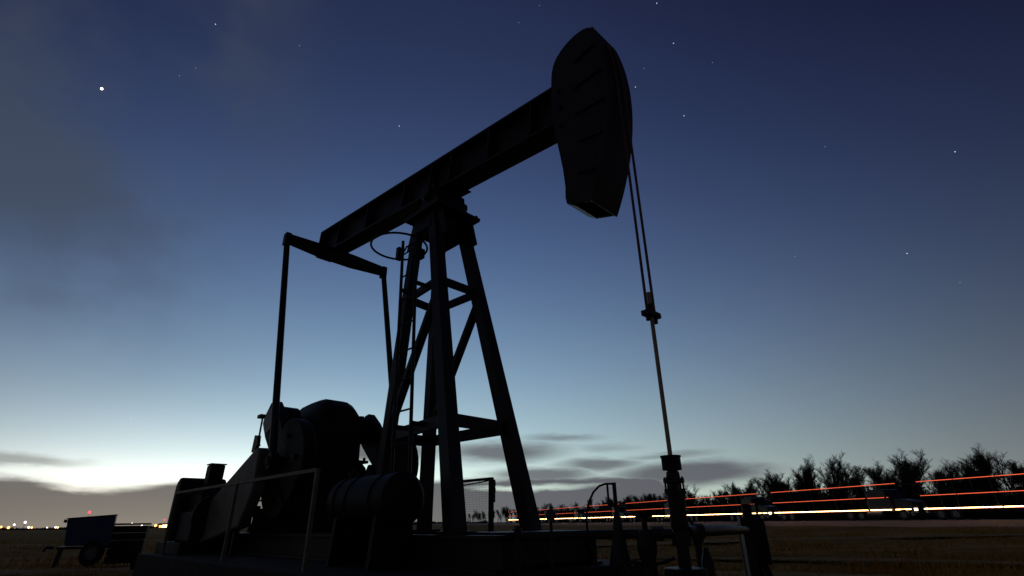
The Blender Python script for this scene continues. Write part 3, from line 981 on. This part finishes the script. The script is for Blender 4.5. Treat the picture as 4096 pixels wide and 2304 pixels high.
# flat lid lying on the ground
ld = thing('drip_tray', 'flat dark drip tray lying on the ground beyond the pad end', 'tray', (0.75, 6.9, GZ), R(-4))
MB().box(-0.28, 0.28, -0.20, 0.20, 0.0, 0.03).build('base', STEEL, ld)
for x in (-0.27, 0.27):
    MB().box(x - 0.012, x + 0.012, -0.20, 0.20, 0.03, 0.10).build('side', STEEL, ld)
for y in (-0.19, 0.19):
    MB().box(-0.258, 0.258, y - 0.01, y + 0.01, 0.03, 0.10).build('side', STEEL, ld)

# ------------------------------------------------------------------ blue cart and timber box at the left
ct = thing('tank_cart', 'blue sheet-metal box cart standing left of the engine', 'cart', (-9.22, 12.2, GZ), R(33))
ct.scale = (0.80, 0.9, 1.0)
MB().prism([(-0.40, 0.40), (0.56, 0.38), (0.53, 0.97), (-0.50, 0.90)], -0.26, 0.26).build('blue_box', BLUE, ct, 0.012)
MB().prism([(-0.515, 0.905), (0.545, 0.975), (0.545, 0.995), (-0.515, 0.925)], -0.275, 0.275).build('lid', BLUE, ct, 0.005)
MB().box(-0.54, 0.52, -0.25, 0.25, 0.33, 0.378).build('chassis', STEEL, ct)
for s in (-1, 1):
    w_ = MB().lathe([(0.20, -0.06), (0.245, -0.04), (0.245, 0.04), (0.20, 0.06)], (0.22, s * 0.34, 0.245), 24, 'Y').build('tyre', RUBBER, ct, smooth=True)
    MB().lathe([(0.13, -0.035), (0.13, 0.035)], (0.22, s * 0.392, 0.245), 16, 'Y').build('rim', RIM, w_)
    MB().beam((-0.47, s * 0.22, 0.33), (-0.50, s * 0.24, 0.0), 0.05, 0.05).build('leg', STEEL, ct)
MB().tube([(0.22, -0.34, 0.245), (0.22, 0.34, 0.245)], 0.025, 8).build('axle', STEEL, ct)
MB().tube([(-0.62, 0, 0.36), (-0.78, 0, 0.37), (-0.82, 0, 0.30)], 0.03, 8).build('tow_bar', STEEL, ct)
MB().box(-0.59, -0.53, -0.03, 0.03, 0.84, 0.90).build('latch', STEEL, ct)
MB().tube([(-0.50, 0.0, 0.86), (-0.56, 0.0, 0.84)], 0.012, 6).build('latch_arm', STEEL, ct)
bxw = thing('slatted_crate', 'low brown slatted timber crate right of the blue cart', 'crate', (-8.78, 12.9, GZ), R(30))
for y in (-0.30, 0.30):
    for i in range(5):
        z = 0.02 + i * 0.152
        MB().box(-0.32, 0.32, y - 0.014, y + 0.014, z, z + 0.135).build('plank', WOODM, bxw)
for x in (-0.305, 0.305):
    for i in range(5):
        z = 0.02 + i * 0.152
        MB().box(x - 0.014, x + 0.014, -0.285, 0.285, z, z + 0.135).build('plank', WOODM, bxw)
MB().box(-0.35, 0.35, -0.34, 0.34, 0.78, 0.815).build('lid', WOODM, bxw, 0.005)
# timbers lying by the pad end
for i, (x, y, a, l_, lab) in enumerate(((-6.7, 10.9, 12, 0.9, 'dark timber lying on the ground left of the engine'), (-7.3, 12.4, -6, 1.5, 'long dark timber lying behind the first left of the engine'))):
    o = MB().box(-l_ / 2, l_ / 2, -0.10, 0.10, 0.0, 0.17).build('timber', WOODM, None, 0.012)
    o.location = (x, y, GZ)
    o.rotation_euler = (0, 0, R(a))
    tag(o, lab, 'timber')

# ------------------------------------------------------------------ lorries added on the highway to carry the light trails
def make_truck():
    t = thing('added_transporter', 'x', 'lorry', (0, 0, 0), 0, 'added lorries carrying the light trails')
    # the open two-deck trailer
    MB().box(-18.0, -5.3, -1.2, 1.2, 0.80, 0.90).build('lower_deck', TRKT, t, 0.01)
    for y in (-1.2, 1.2):
        MB().box(-18.0, -4.6, y - 0.05, y + 0.05, 2.06, 2.16).build('deck_rail', TRKT, t)
        MB().box(-18.0, -0.9, y - 0.045, y + 0.045, 3.30, 3.38).build('top_rail', TRKT, t)
        MB().box(-18.0, -5.0, y - 0.05, y + 0.05, 0.905, 1.02).build('side_rail', TRKT, t)
        for i in range(5):
            x = -17.9 + i * 3.12
            MB().box(x - 0.05, x + 0.05, y - 0.035, y + 0.035, 1.02, 3.30).build('upright', TRKT, t)
        for x in (-4.62, -1.0):
            MB().beam((x, y, 3.30), (x - 0.15, y * 0.85, 2.5 if x < -2 else 1.7), 0.05, 0.05).build('rack_stay', TRKT, t)
    for i in range(11):
        x = -17.8 + i * 1.25
        MB().box(x - 0.05, x + 0.05, -1.15, 1.15, 2.07, 2.14).build('cross_bar', TRKT, t)
    MB().box(-17.8, -5.6, -0.45, 0.45, 0.62, 0.79).build('trailer_frame', STEEL, t)
    # the tractor
    MB().box(-7.4, -0.3, -0.42, 0.42, 0.62, 0.86).build('chassis', STEEL, t)
    MB().prism([(0.0, 0.75), (-2.0, 0.75), (-2.0, 2.02), (-0.35, 1.78), (-0.05, 1.62)], -0.92, 0.92).build('bonnet', TRKB, t, 0.05)
    cabo = MB().prism([(-2.0, 0.75), (-4.55, 0.75), (-4.55, 2.82), (-3.6, 2.95), (-2.85, 2.93), (-2.62, 2.86), (-2.05, 2.02)], -1.12, 1.12).build('cab', TRKB, t, 0.05)
    MB().prism([(-2.055, 2.10), (-2.58, 2.86), (-2.60, 2.84), (-2.075, 2.08)], -0.98, 0.98).build('windscreen', GLASS, cabo)
    for s in (-1, 1):
        MB().box(-3.25, -2.5, s * 1.115, s * 1.135, 2.05, 2.72).build('side_window', GLASS, cabo)
        MB().box(-2.35, -2.25, s * 1.32 - 0.1, s * 1.32 + 0.1, 2.0, 2.65).build('mirror', TRKB, cabo)
        MB().lathe([(0.08, 1.0), (0.08, 3.1)], (-4.75, s * 0.90, 0), 10).build('exhaust_stack', RIM, t)
        MB().lathe([(0.32, -0.85), (0.32, 0.85)], (-4.1, s * 0.92, 0.62), 16, 'X').build('fuel_tank', RIM, t, smooth=True)
        MB().box(-0.03, 0.06, s * 0.72 - 0.17, s * 0.72 + 0.17, 0.86, 1.06).build('headlight', E_HEAD, t)
    MB().box(-0.25, 0.14, -1.15, 1.15, 0.38, 0.72).build('bumper', RIM, t, 0.03)
    MB().box(-0.02, 0.05, -0.5, 0.5, 0.82, 1.5).build('grille', RIM, t)
    for x in (-1.0, -5.7, -7.0, -15.3, -16.6):
        for s in (-1, 1):
            w = MB().lathe([(0.36, -0.14), (0.50, -0.11), (0.50, 0.11), (0.36, 0.14)], (x, s * 1.05, 0.5), 24, 'Y').build('tyre', RUBBER, t, smooth=True)
            MB().lathe([(0.28, -0.11), (0.28, 0.11)], (x, s * 1.09, 0.5), 16, 'Y').build('rim', RIM, w)
    # long glowing strips along the near side, added to stand in for light trails
    for i in range(5):
        x0 = -17.95 + i * 3.42
        MB().box(x0, x0 + 3.34, -1.275, -1.248, 3.335, 3.375).build('trail_strip', E_RED, t)
    for i in range(4):
        x0 = -17.95 + i * 3.34
        MB().box(x0, x0 + 3.26, -1.28, -1.253, 2.10, 2.14).build('trail_strip', E_RED, t)
        MB().box(x0, x0 + 3.24, -1.28, -1.253, 0.95, 1.015).build('warm_trail_strip', E_WARM, t)
        MB().box(x0, x0 + 3.24, -1.28, -1.253, 0.91, 0.935).build('trail_strip', E_RED, t)
    MB().box(-4.5, -2.15, -1.155, -1.125, 2.10, 2.14).build('trail_strip', E_RED, t)
    MB().box(-4.5, -2.15, -1.155, -1.125, 0.95, 1.015).build('warm_trail_strip', E_WARM, t)
    MB().box(-1.9, -0.3, -0.955, -0.925, 0.95, 1.015).build('warm_trail_strip', E_WARM, t)
    return t


trk = make_truck()
TRZ = math.atan2(-RD.y, -RD.x)
labels = [f'added open-frame lorry, red strips standing for light trails, {w} from the right edge' for w in
          ('nearest one, first', 'second', 'third', 'fourth', 'fifth', 'sixth', 'seventh', 'farthest one, eighth')]
for i, (s, kx) in enumerate(((-9.0, 1.0), (10.2, 1.0), (29.6, 1.0), (49.2, 1.0), (69.0, 1.0), (89.0, 1.0), (109.5, 1.0), (131.0, 1.0))):
    o = trk if i == 0 else copy_tree(trk)
    p = RQ + RD * s + RN * 1.25
    o.location = (p.x, p.y, ROADZ)
    o.rotation_euler = (0, 0, TRZ)
    o.scale = (kx, 1, 1)
    o['label'] = labels[i]

# ------------------------------------------------------------------ trees
def bare_tree(seed, H):
    rnd = random.Random(seed)
    trunk, crown = MB(), MB()
    slim = (0.75, 1.0, 0.85, 1.15)[seed % 4]
    bole = (0.35, 0.22, 0.45, 0.15)[seed % 4]

    def branch(p, d, L, r, lev):
        k = 3 if lev < 2 else 2
        pts, rs = [p], [r]
        q, dd_ = p.copy(), d.copy()
        for i in range(k):
            dd_ = (dd_ + Vector((rnd.gauss(0, .12), rnd.gauss(0, .12), rnd.gauss(0.07, .08)))).normalized()
            q = q + dd_ * L / k
            pts.append(q.copy())
            rs.append(r * (1 - 0.72 * (i + 1) / k))
        mb = trunk if lev == 0 else crown
        mb.tube(pts, rs, 6 if lev == 0 else (4 if lev == 1 else 3), False)
        if lev >= 4:
            return
        nch = (11, 8, 7, 6)[lev]
        for c in range(nch):
            f = (bole + (1 - bole) * (c + rnd.random()) / nch) if lev == 0 else (0.2 + 0.8 * (c + rnd.random()) / nch)
            f = min(f, 0.999)
            seg = min(int(f * k), k - 1)
            pos = pts[seg].lerp(pts[seg + 1], f * k - seg)
            ang = rnd.random() * 2 * math.pi
            spread = (0.62 * slim, 0.62 * slim, 0.7, 0.9)[lev]
            base = (pts[seg + 1] - pts[seg]).normalized()
            side = Vector((math.cos(ang), math.sin(ang), 0))
            nd = (base * (1 - spread * 0.55) + side * spread * 0.75 + Vector((0, 0, (0.30, 0.25, 0.15, 0.05)[lev]))).normalized()
            branch(pos, nd, L * rnd.uniform(0.36, 0.56) * (1.12 - 0.45 * f if lev == 0 else 1), max(r * 0.45, 0.012), lev + 1)

    branch(Vector((0, 0, -0.2)), Vector((rnd.gauss(0, .05), rnd.gauss(0, .05), 1)).normalized(), H * 0.82, H * 0.020, 0)
    return trunk, crown


def cedar_tree(seed, H):
    rnd = random.Random(seed)
    trunk, crown = MB(), MB()
    trunk.tube([(0, 0, -0.2), (0, 0, H * 0.5), (0.05, 0, H * 0.95)], [H * 0.025, H * 0.015, 0.01], 6, False)
    W = H * rnd.uniform(0.20, 0.27)
    clumps = []
    for i in range(46):
        z = H * (0.06 + 0.90 * rnd.random() ** 1.1)
        rad = W * (1 - (z / H) ** 1.4) ** 0.8 + 0.05
        a = rnd.random() * 6.283
        clumps.append((math.cos(a) * rad * rnd.uniform(.5, 1), math.sin(a) * rad * rnd.uniform(.5, 1), z, rnd.uniform(.25, .55) * H / 6))
    for cx, cy, cz, cr_ in clumps:
        for i in range(46):
            v = Vector((rnd.gauss(0, 1), rnd.gauss(0, 1), rnd.gauss(0.2, 1))).normalized() * cr_ * rnd.random() ** 0.5
            c = Vector((cx, cy, cz)) + v
            d = (v + Vector((cx, cy, 0)) * 0.6 + Vector((0, 0, 0.4))).normalized()
            s = d.cross(Vector((rnd.gauss(0, 1), rnd.gauss(0, 1), rnd.gauss(0, 1)))).normalized()
            l_, w = rnd.uniform(.14, .32), rnd.uniform(.04, .10)
            crown.add([c - s * w, c + s * w, c + d * l_], [(0, 1, 2)])
    return trunk, crown


def tree_mesh(parts, name, m0, m1):
    out = []
    for mb, nm, ma in ((parts[0], 'trunk', m0), (parts[1], 'crown', m1)):
        me = bpy.data.meshes.new(nm)
        me.from_pydata(mb.v, [], mb.f)
        me.materials.append(ma)
        out.append((nm, me))
    return out


rnd = random.Random(11)
BARE = [tree_mesh(bare_tree(50 + i, 8.0), 'bare', BARK, TWIG) for i in range(8)]
CED = [tree_mesh(cedar_tree(80 + i, 6.0), 'cedar', BARK, CEDAR) for i in range(4)]


def ordinal(n):
    suf = 'th' if 10 <= n % 100 <= 20 else {1: 'st', 2: 'nd', 3: 'rd'}.get(n % 10, 'th')
    return f'{n}{suf}'


def put_tree(kind, p, H, rz, label):
    name = 'bare_tree' if kind == 'b' else 'cedar_tree'
    src = rnd.choice(BARE if kind == 'b' else CED)
    k = H / (8.0 if kind == 'b' else 6.0)
    e = thing(name, label, 'tree', (p.x, p.y, GZ - 0.05), rz, 'trees beyond the highway')
    e.scale = (k * rnd.uniform(1.0, 1.35), k * rnd.uniform(1.0, 1.35), k)
    for nm, me in src:
        o = bpy.data.objects.new(nm, me)
        COL.objects.link(o)
        o.parent = e


# heights that the skyline of the wood shows, by distance along the road
SK = [(-5, 6.3), (8, 6.4), (12, 6.7), (16, 6.9), (20, 6.6), (24, 7.2), (30, 7.7), (36, 8.0), (40, 8.4), (46, 8.0), (55, 7.6), (66, 6.6), (80, 6.2), (95, 6.2), (130, 6.8), (180, 7.0), (260, 7.2)]
spots = []
s = -6.0
while s < 128:
    h_ = np.interp(s, [a for a, b in SK], [b for a, b in SK])
    gap = 0.5 + 0.5 * math.sin(s * 0.9) + 0.4 * math.sin(s * 0.37 + 1)
    kind = 'c' if rnd.random() < (0.34 if s < 70 else 0.25) else 'b'
    H = h_ * (rnd.uniform(0.80, 1.08) if kind == 'b' else rnd.uniform(0.6, 0.88))
    spots.append((s, rnd.uniform(19.5, 27.0), kind, H))
    s += rnd.uniform(0.55, 1.1) * (1 if s < 60 else 1.15) + max(0, -gap) * 1.5
cnt = {'b': 0, 'c': 0}
for s, off, kind, H in spots:
    cnt[kind] += 1
    p = RQ + RD * s + RN * off
    lab = (f'bare winter tree beyond the highway, {ordinal(cnt[kind])} bare one from the right' if kind == 'b'
           else f'dark cedar beyond the highway, {ordinal(cnt[kind])} cedar from the right')
    put_tree(kind, p, H, rnd.random() * 6.28, lab)


def mass(name, verts, faces, ma, label, cat):
    me = bpy.data.meshes.new(name)
    me.from_pydata(verts.tolist(), [], faces.tolist())
    me.materials.append(ma)
    o = bpy.data.objects.new(name, me)
    COL.objects.link(o)
    o['kind'] = 'stuff'
    return tag(o, label, cat)


def brush_mass(s0, s1, nclump, per, off0, off1, hmin, hmax):
    r2 = np.random.default_rng(21)
    cs = s0 + (s1 - s0) * r2.random(nclump) ** 1.2
    co_ = r2.uniform(off0, off1, nclump)
    lump = 0.55 + 0.45 * np.sin(cs * 0.8 + 2 * np.sin(cs * 0.23))
    ch_ = (hmin + (hmax - hmin) * r2.random(nclump)) * (0.6 + 0.5 * lump)
    cw = r2.uniform(0.7, 1.6, nclump)
    k = np.repeat(np.arange(nclump), per)
    n = len(k)
    u = r2.normal(0, 1, (n, 3))
    u /= np.linalg.norm(u, axis=1, keepdims=True)
    rad = r2.random(n) ** 0.45
    ss = cs[k] + u[:, 0] * rad * cw[k]
    oo = co_[k] + u[:, 1] * rad * cw[k]
    zz = GZ + ch_[k] * (0.5 + 0.5 * u[:, 2] * rad)
    c = np.stack([RQ.x + RD.x * ss + RN.x * oo, RQ.y + RD.y * ss + RN.y * oo, zz], 1)
    d = r2.normal(0, 1, (n, 3)) * 0.55 + np.array([0, 0, 0.9])
    d /= np.linalg.norm(d, axis=1, keepdims=True)
    e = np.cross(d, r2.normal(0, 1, (n, 3)))
    e /= np.linalg.norm(e, axis=1, keepdims=True)
    L_ = r2.uniform(.12, .60, n)[:, None]
    w = r2.uniform(.03, .13, n)[:, None]
    v = np.stack([c - e * w, c + e * w, c + d * L_], 1).reshape(-1, 3)
    return v, np.arange(3 * n).reshape(-1, 3)


v_, f_ = brush_mass(-18, 190, 1800, 210, 18.5, 23.5, 2.8, 5.6)
mass('brush', v_, f_, BRUSHM, 'dense dark brush under the trees beyond the highway', 'brush')


def wood_mass(s0, s1, n):
    r2 = random.Random(33)
    V, F, off = [], [], 0
    for i in range(n):
        s_ = s0 + (s1 - s0) * (i + r2.random()) / n
        for nm, me in r2.choice(BARE if r2.random() < 0.75 else CED):
            kk = len(me.vertices)
            co_ = np.empty(kk * 3, np.float32)
            me.vertices.foreach_get('co', co_)
            co_ = co_.reshape(-1, 3)
            H = np.interp(s_, [a for a, b in SK], [b for a, b in SK]) * r2.uniform(.6, 1.1) / 8.0
            a = r2.random() * 6.28
            p = RQ + RD * s_ + RN * r2.uniform(19, 34)
            x = co_[:, 0] * math.cos(a) - co_[:, 1] * math.sin(a)
            y = co_[:, 0] * math.sin(a) + co_[:, 1] * math.cos(a)
            V.append(np.stack([p.x + x * H, p.y + y * H, GZ + co_[:, 2] * H], 1))
            for q in me.polygons:
                F.append([j + off for j in q.vertices])
            off += kk
    me = bpy.data.meshes.new('distant_wood')
    me.from_pydata(np.concatenate(V).tolist(), [], F)
    me.materials.append(BRUSHM)
    o = bpy.data.objects.new('distant_wood', me)
    COL.objects.link(o)
    o['kind'] = 'stuff'
    tag(o, 'far low wood beyond the highway running to the horizon', 'wood')


wood_mass(128, 330, 44)

# ------------------------------------------------------------------ grass in the field
def grass(name, n, label):
    r2 = np.random.default_rng(5)
    rr = 6.5 + 36 * r2.random(n) ** 1.5
    az = r2.uniform(-0.86, 0.86, n)
    bx, by = rr * np.sin(az) / np.cos(az), rr
    cs = math.sqrt(0.5)
    t = (bx - UX) * cs - (by - UY) * cs
    l = (bx - UX) * cs + (by - UY) * cs
    clear = (t > -7.6) & (t < 2.0) & (l > -1.9) & (l < 1.6)
    road = ((bx - RQ.x) * RN.x + (by - RQ.y) * RN.y) > -5.5
    clump = np.sin(bx * 1.3 + 2 * np.sin(by * 0.7)) * np.sin(by * 1.7 + np.sin(bx * 0.9))
    keep = ~clear & ~road & (clump + r2.uniform(-.6, .9, n) > 0.15)
    bx, by = bx[keep], by[keep]
    n = len(bx)
    h = r2.uniform(.04, .13, n) * (1 + 0.8 * r2.random(n) ** 4)
    w = r2.uniform(.004, .010, n) * (1 + by * 0.03)
    a = r2.uniform(0, 6.28, n)
    z0 = np.full(n, GZ - 0.07)
    v = np.empty((n, 3, 3))
    v[:, 0] = np.stack([bx - np.cos(a) * w, by - np.sin(a) * w, z0], 1)
    v[:, 1] = np.stack([bx + np.cos(a) * w, by + np.sin(a) * w, z0], 1)
    v[:, 2] = np.stack([bx + r2.normal(0, .35, n) * h, by + r2.normal(0, .35, n) * h, z0 + 0.04 + h], 1)
    me = bpy.data.meshes.new(name)
    me.from_pydata(v.reshape(-1, 3).tolist(), [], np.arange(3 * n).reshape(-1, 3).tolist())
    me.materials.append(GRASSM)
    o = bpy.data.objects.new(name, me)
    COL.objects.link(o)
    o['kind'] = 'stuff'
    tag(o, label, 'grass')


grass('grass', 90000, 'short dry winter grass over the dark field')

# ------------------------------------------------------------------ lights on the western horizon
FPX, PIT, ROL = 2050.0, math.atan(936 / 2050), R(0.8)


def ground_dir(px, py):
    """bearing and rise of a sight line of the calibrated view, used to survey far lights and stars"""
    u, v = px - 2048, 1152 - py
    lr = u * math.cos(ROL) + v * math.sin(ROL)
    lu = -u * math.sin(ROL) + v * math.cos(ROL)
    return Vector((lr, FPX * math.cos(PIT) - lu * math.sin(PIT), FPX * math.sin(PIT) + lu * math.cos(PIT))).normalized()


def far_point(px, py, dist):
    d = ground_dir(px, py)
    k = dist / math.hypot(d.x, d.y)
    return Vector((d.x * k, d.y * k, CAM_Z + d.z * k))


lights = [(4, 2110, 'o', .62), (34, 2112, 'o', .75), (57, 2101, 'w', .50), (101, 2091, 'w', .62), (115, 2111, 'w', .55), (127, 2112, 'o', .55),
          (188, 2112, 'w', .30), (222, 2111, 'w', .45), (231, 2112, 'o', .55), (528, 2095, 'w', .28), (567, 2105, 'w', .5), (622, 2104, 'o', .8),
          (1077, 2112, 'o', .6)]
for i, (px, py, c, r_) in enumerate(lights):
    p = far_point(px, py - 2, 300)
    p.z = max(p.z, 0.55)
    col_ = 'orange' if c == 'o' else 'white'
    lab = (f'{ordinal(i + 1)} light from the left on the horizon, a glowing {col_} yard lamp' if i < 12
           else 'orange yard lamp glimpsed under the gearbox on the horizon')
    t = thing('yard_lamp', lab, 'lamp', (p.x, p.y, GZ), math.atan2(-p.x, p.y), 'yard lamps on the horizon')
    hz = p.z - GZ
    MB().lathe([(0.09, -0.3), (0.06, hz - r_ * 0.5)], (0, 0, 0), 8).build('pole', STEEL, t)
    MB().box(-r_ * 0.75, r_ * 0.75, -0.05, 0.25, hz + r_ * 0.62, hz + r_ * 0.74).build('hood', STEEL, t)
    MB().lathe([(r_ * 0.2, -r_ * 0.62), (r_ * 0.52, -r_ * 0.42), (r_ * 0.62, 0), (r_ * 0.52, r_ * 0.42), (r_ * 0.2, r_ * 0.62)], (0, 0, hz), 14).build('lamp_globe', E_ORANGE if c == 'o' else E_WHITE, t, smooth=True)

# floodlit yard building
p = far_point(668, 2112, 300)
sh = thing('farm_shed', 'brightly lit low shed on the horizon left of the engine', 'building', (p.x, p.y, GZ), math.atan2(-p.x, p.y))
MB().box(-3.6, 3.6, 0.0, 5.0, -0.3, 1.75).build('wall', CONC, sh)
MB().prism([(-4.0, 1.752), (4.0, 1.752), (3.6, 2.2), (-3.6, 2.2)], -0.4, 5.4).build('roof', STEEL, sh)
for i in range(6):
    x = -3.2 + i * 1.1
    MB().box(x, x + 0.92, -0.06, -0.01, 0.55, 1.35 + 0.12 * (i % 3)).build('lit_window', E_WARM if i % 3 else E_ORANGE, sh)

# beacon masts
for px, py, d_, lab in ((358, 2049, 420, 'taller thin mast with red beacon above the blue cart'), (658, 2080, 420, 'shorter thin mast with red beacon above the lit shed')):
    p = far_point(px, py, d_)
    t = thing('beacon_mast', lab, 'mast', (p.x, p.y, GZ), 0, 'beacon masts')
    hz = p.z - GZ
    MB().lathe([(0.06, -0.4), (0.035, hz)], (0, 0, 0), 6).build('mast', GALV, t)
    MB().lathe([(0.3, hz - 0.75), (0.72, hz - 0.45), (0.85, hz), (0.72, hz + 0.45), (0.3, hz + 0.75)] if py < 2060 else [(0.2, hz - 0.45), (0.45, hz), (0.2, hz + 0.45)], (0, 0, 0), 12).build('beacon', E_BEACON, t, smooth=True)

# low hedges and roofs along the western horizon
r2 = np.random.default_rng(8)
n = 9000
azs = r2.uniform(-0.80, -0.05, n)
dist = r2.uniform(330, 420, n)
hh_ = (0.7 + 1.5 * r2.random(n) ** 2) * (0.6 + 0.6 * np.abs(np.sin(azs * 31) * np.sin(azs * 11.7 + 1)))
bx, by = dist * np.tan(azs), dist
v = np.empty((n, 3, 3))
w = r2.uniform(.3, .9, n)
v[:, 0] = np.stack([bx - w, by, np.full(n, GZ - .2)], 1)
v[:, 1] = np.stack([bx + w, by + r2.normal(0, .6, n), np.full(n, GZ - .2)], 1)
v[:, 2] = np.stack([bx + r2.normal(0, .4, n), by, GZ + hh_], 1)
me = bpy.data.meshes.new('distant_hedge')
me.from_pydata(v.reshape(-1, 3).tolist(), [], np.arange(3 * n).reshape(-1, 3).tolist())
me.materials.append(BRUSHM)
o = bpy.data.objects.new('distant_hedge', me)
COL.objects.link(o)
o['kind'] = 'stuff'
tag(o, 'low dark hedge along the western horizon', 'hedge')

# ------------------------------------------------------------------ planet and stars
def star(px, py, r_, ma, label, name='star', group='stars in the dusk sky'):
    p = far_point(px, py, 5000)
    d = (p - Vector((0, 0, CAM_Z))).normalized()
    p = Vector((0, 0, CAM_Z)) + d * 5000
    o = MB().lathe([(r_ * .1, -r_), (r_ * .75, -r_ * .66), (r_, 0), (r_ * .75, r_ * .66), (r_ * .1, r_)], (0, 0, 0), 10).build(name, ma, smooth=True)
    o.location = p
    tag(o, label, name, group)


star(407, 355, 9.5, E_PLANET, 'bright white evening planet in the upper left of the sky', 'planet')
ST = [(862, 97, 1), (783, 272, 0), (717, 303, 0), (1597, 504, 1), (2694, 173, 1), (2542, 348, 1), (2736, 463, 1), (2627, 13, 1), (2577, 273, 0),
      (2075, 90, 0), (3820, 607, 1), (3628, 1014, 1), (3840, 1130, 0), (3300, 587, 0), (524, 1673, 1), (1590, 1130, 0), (1198, 183, 0), (2158, 22, 0), (2850, 250, 0), (3180, 1025, 0)]
for i, (x, y, b_) in enumerate(sorted(ST)):
    star(x, y, 4.2 if b_ else 3.2, E_STAR if b_ else E_STAR2, f'{"clear" if b_ else "faint"} white star, {ordinal(i + 1)} star from the left edge')
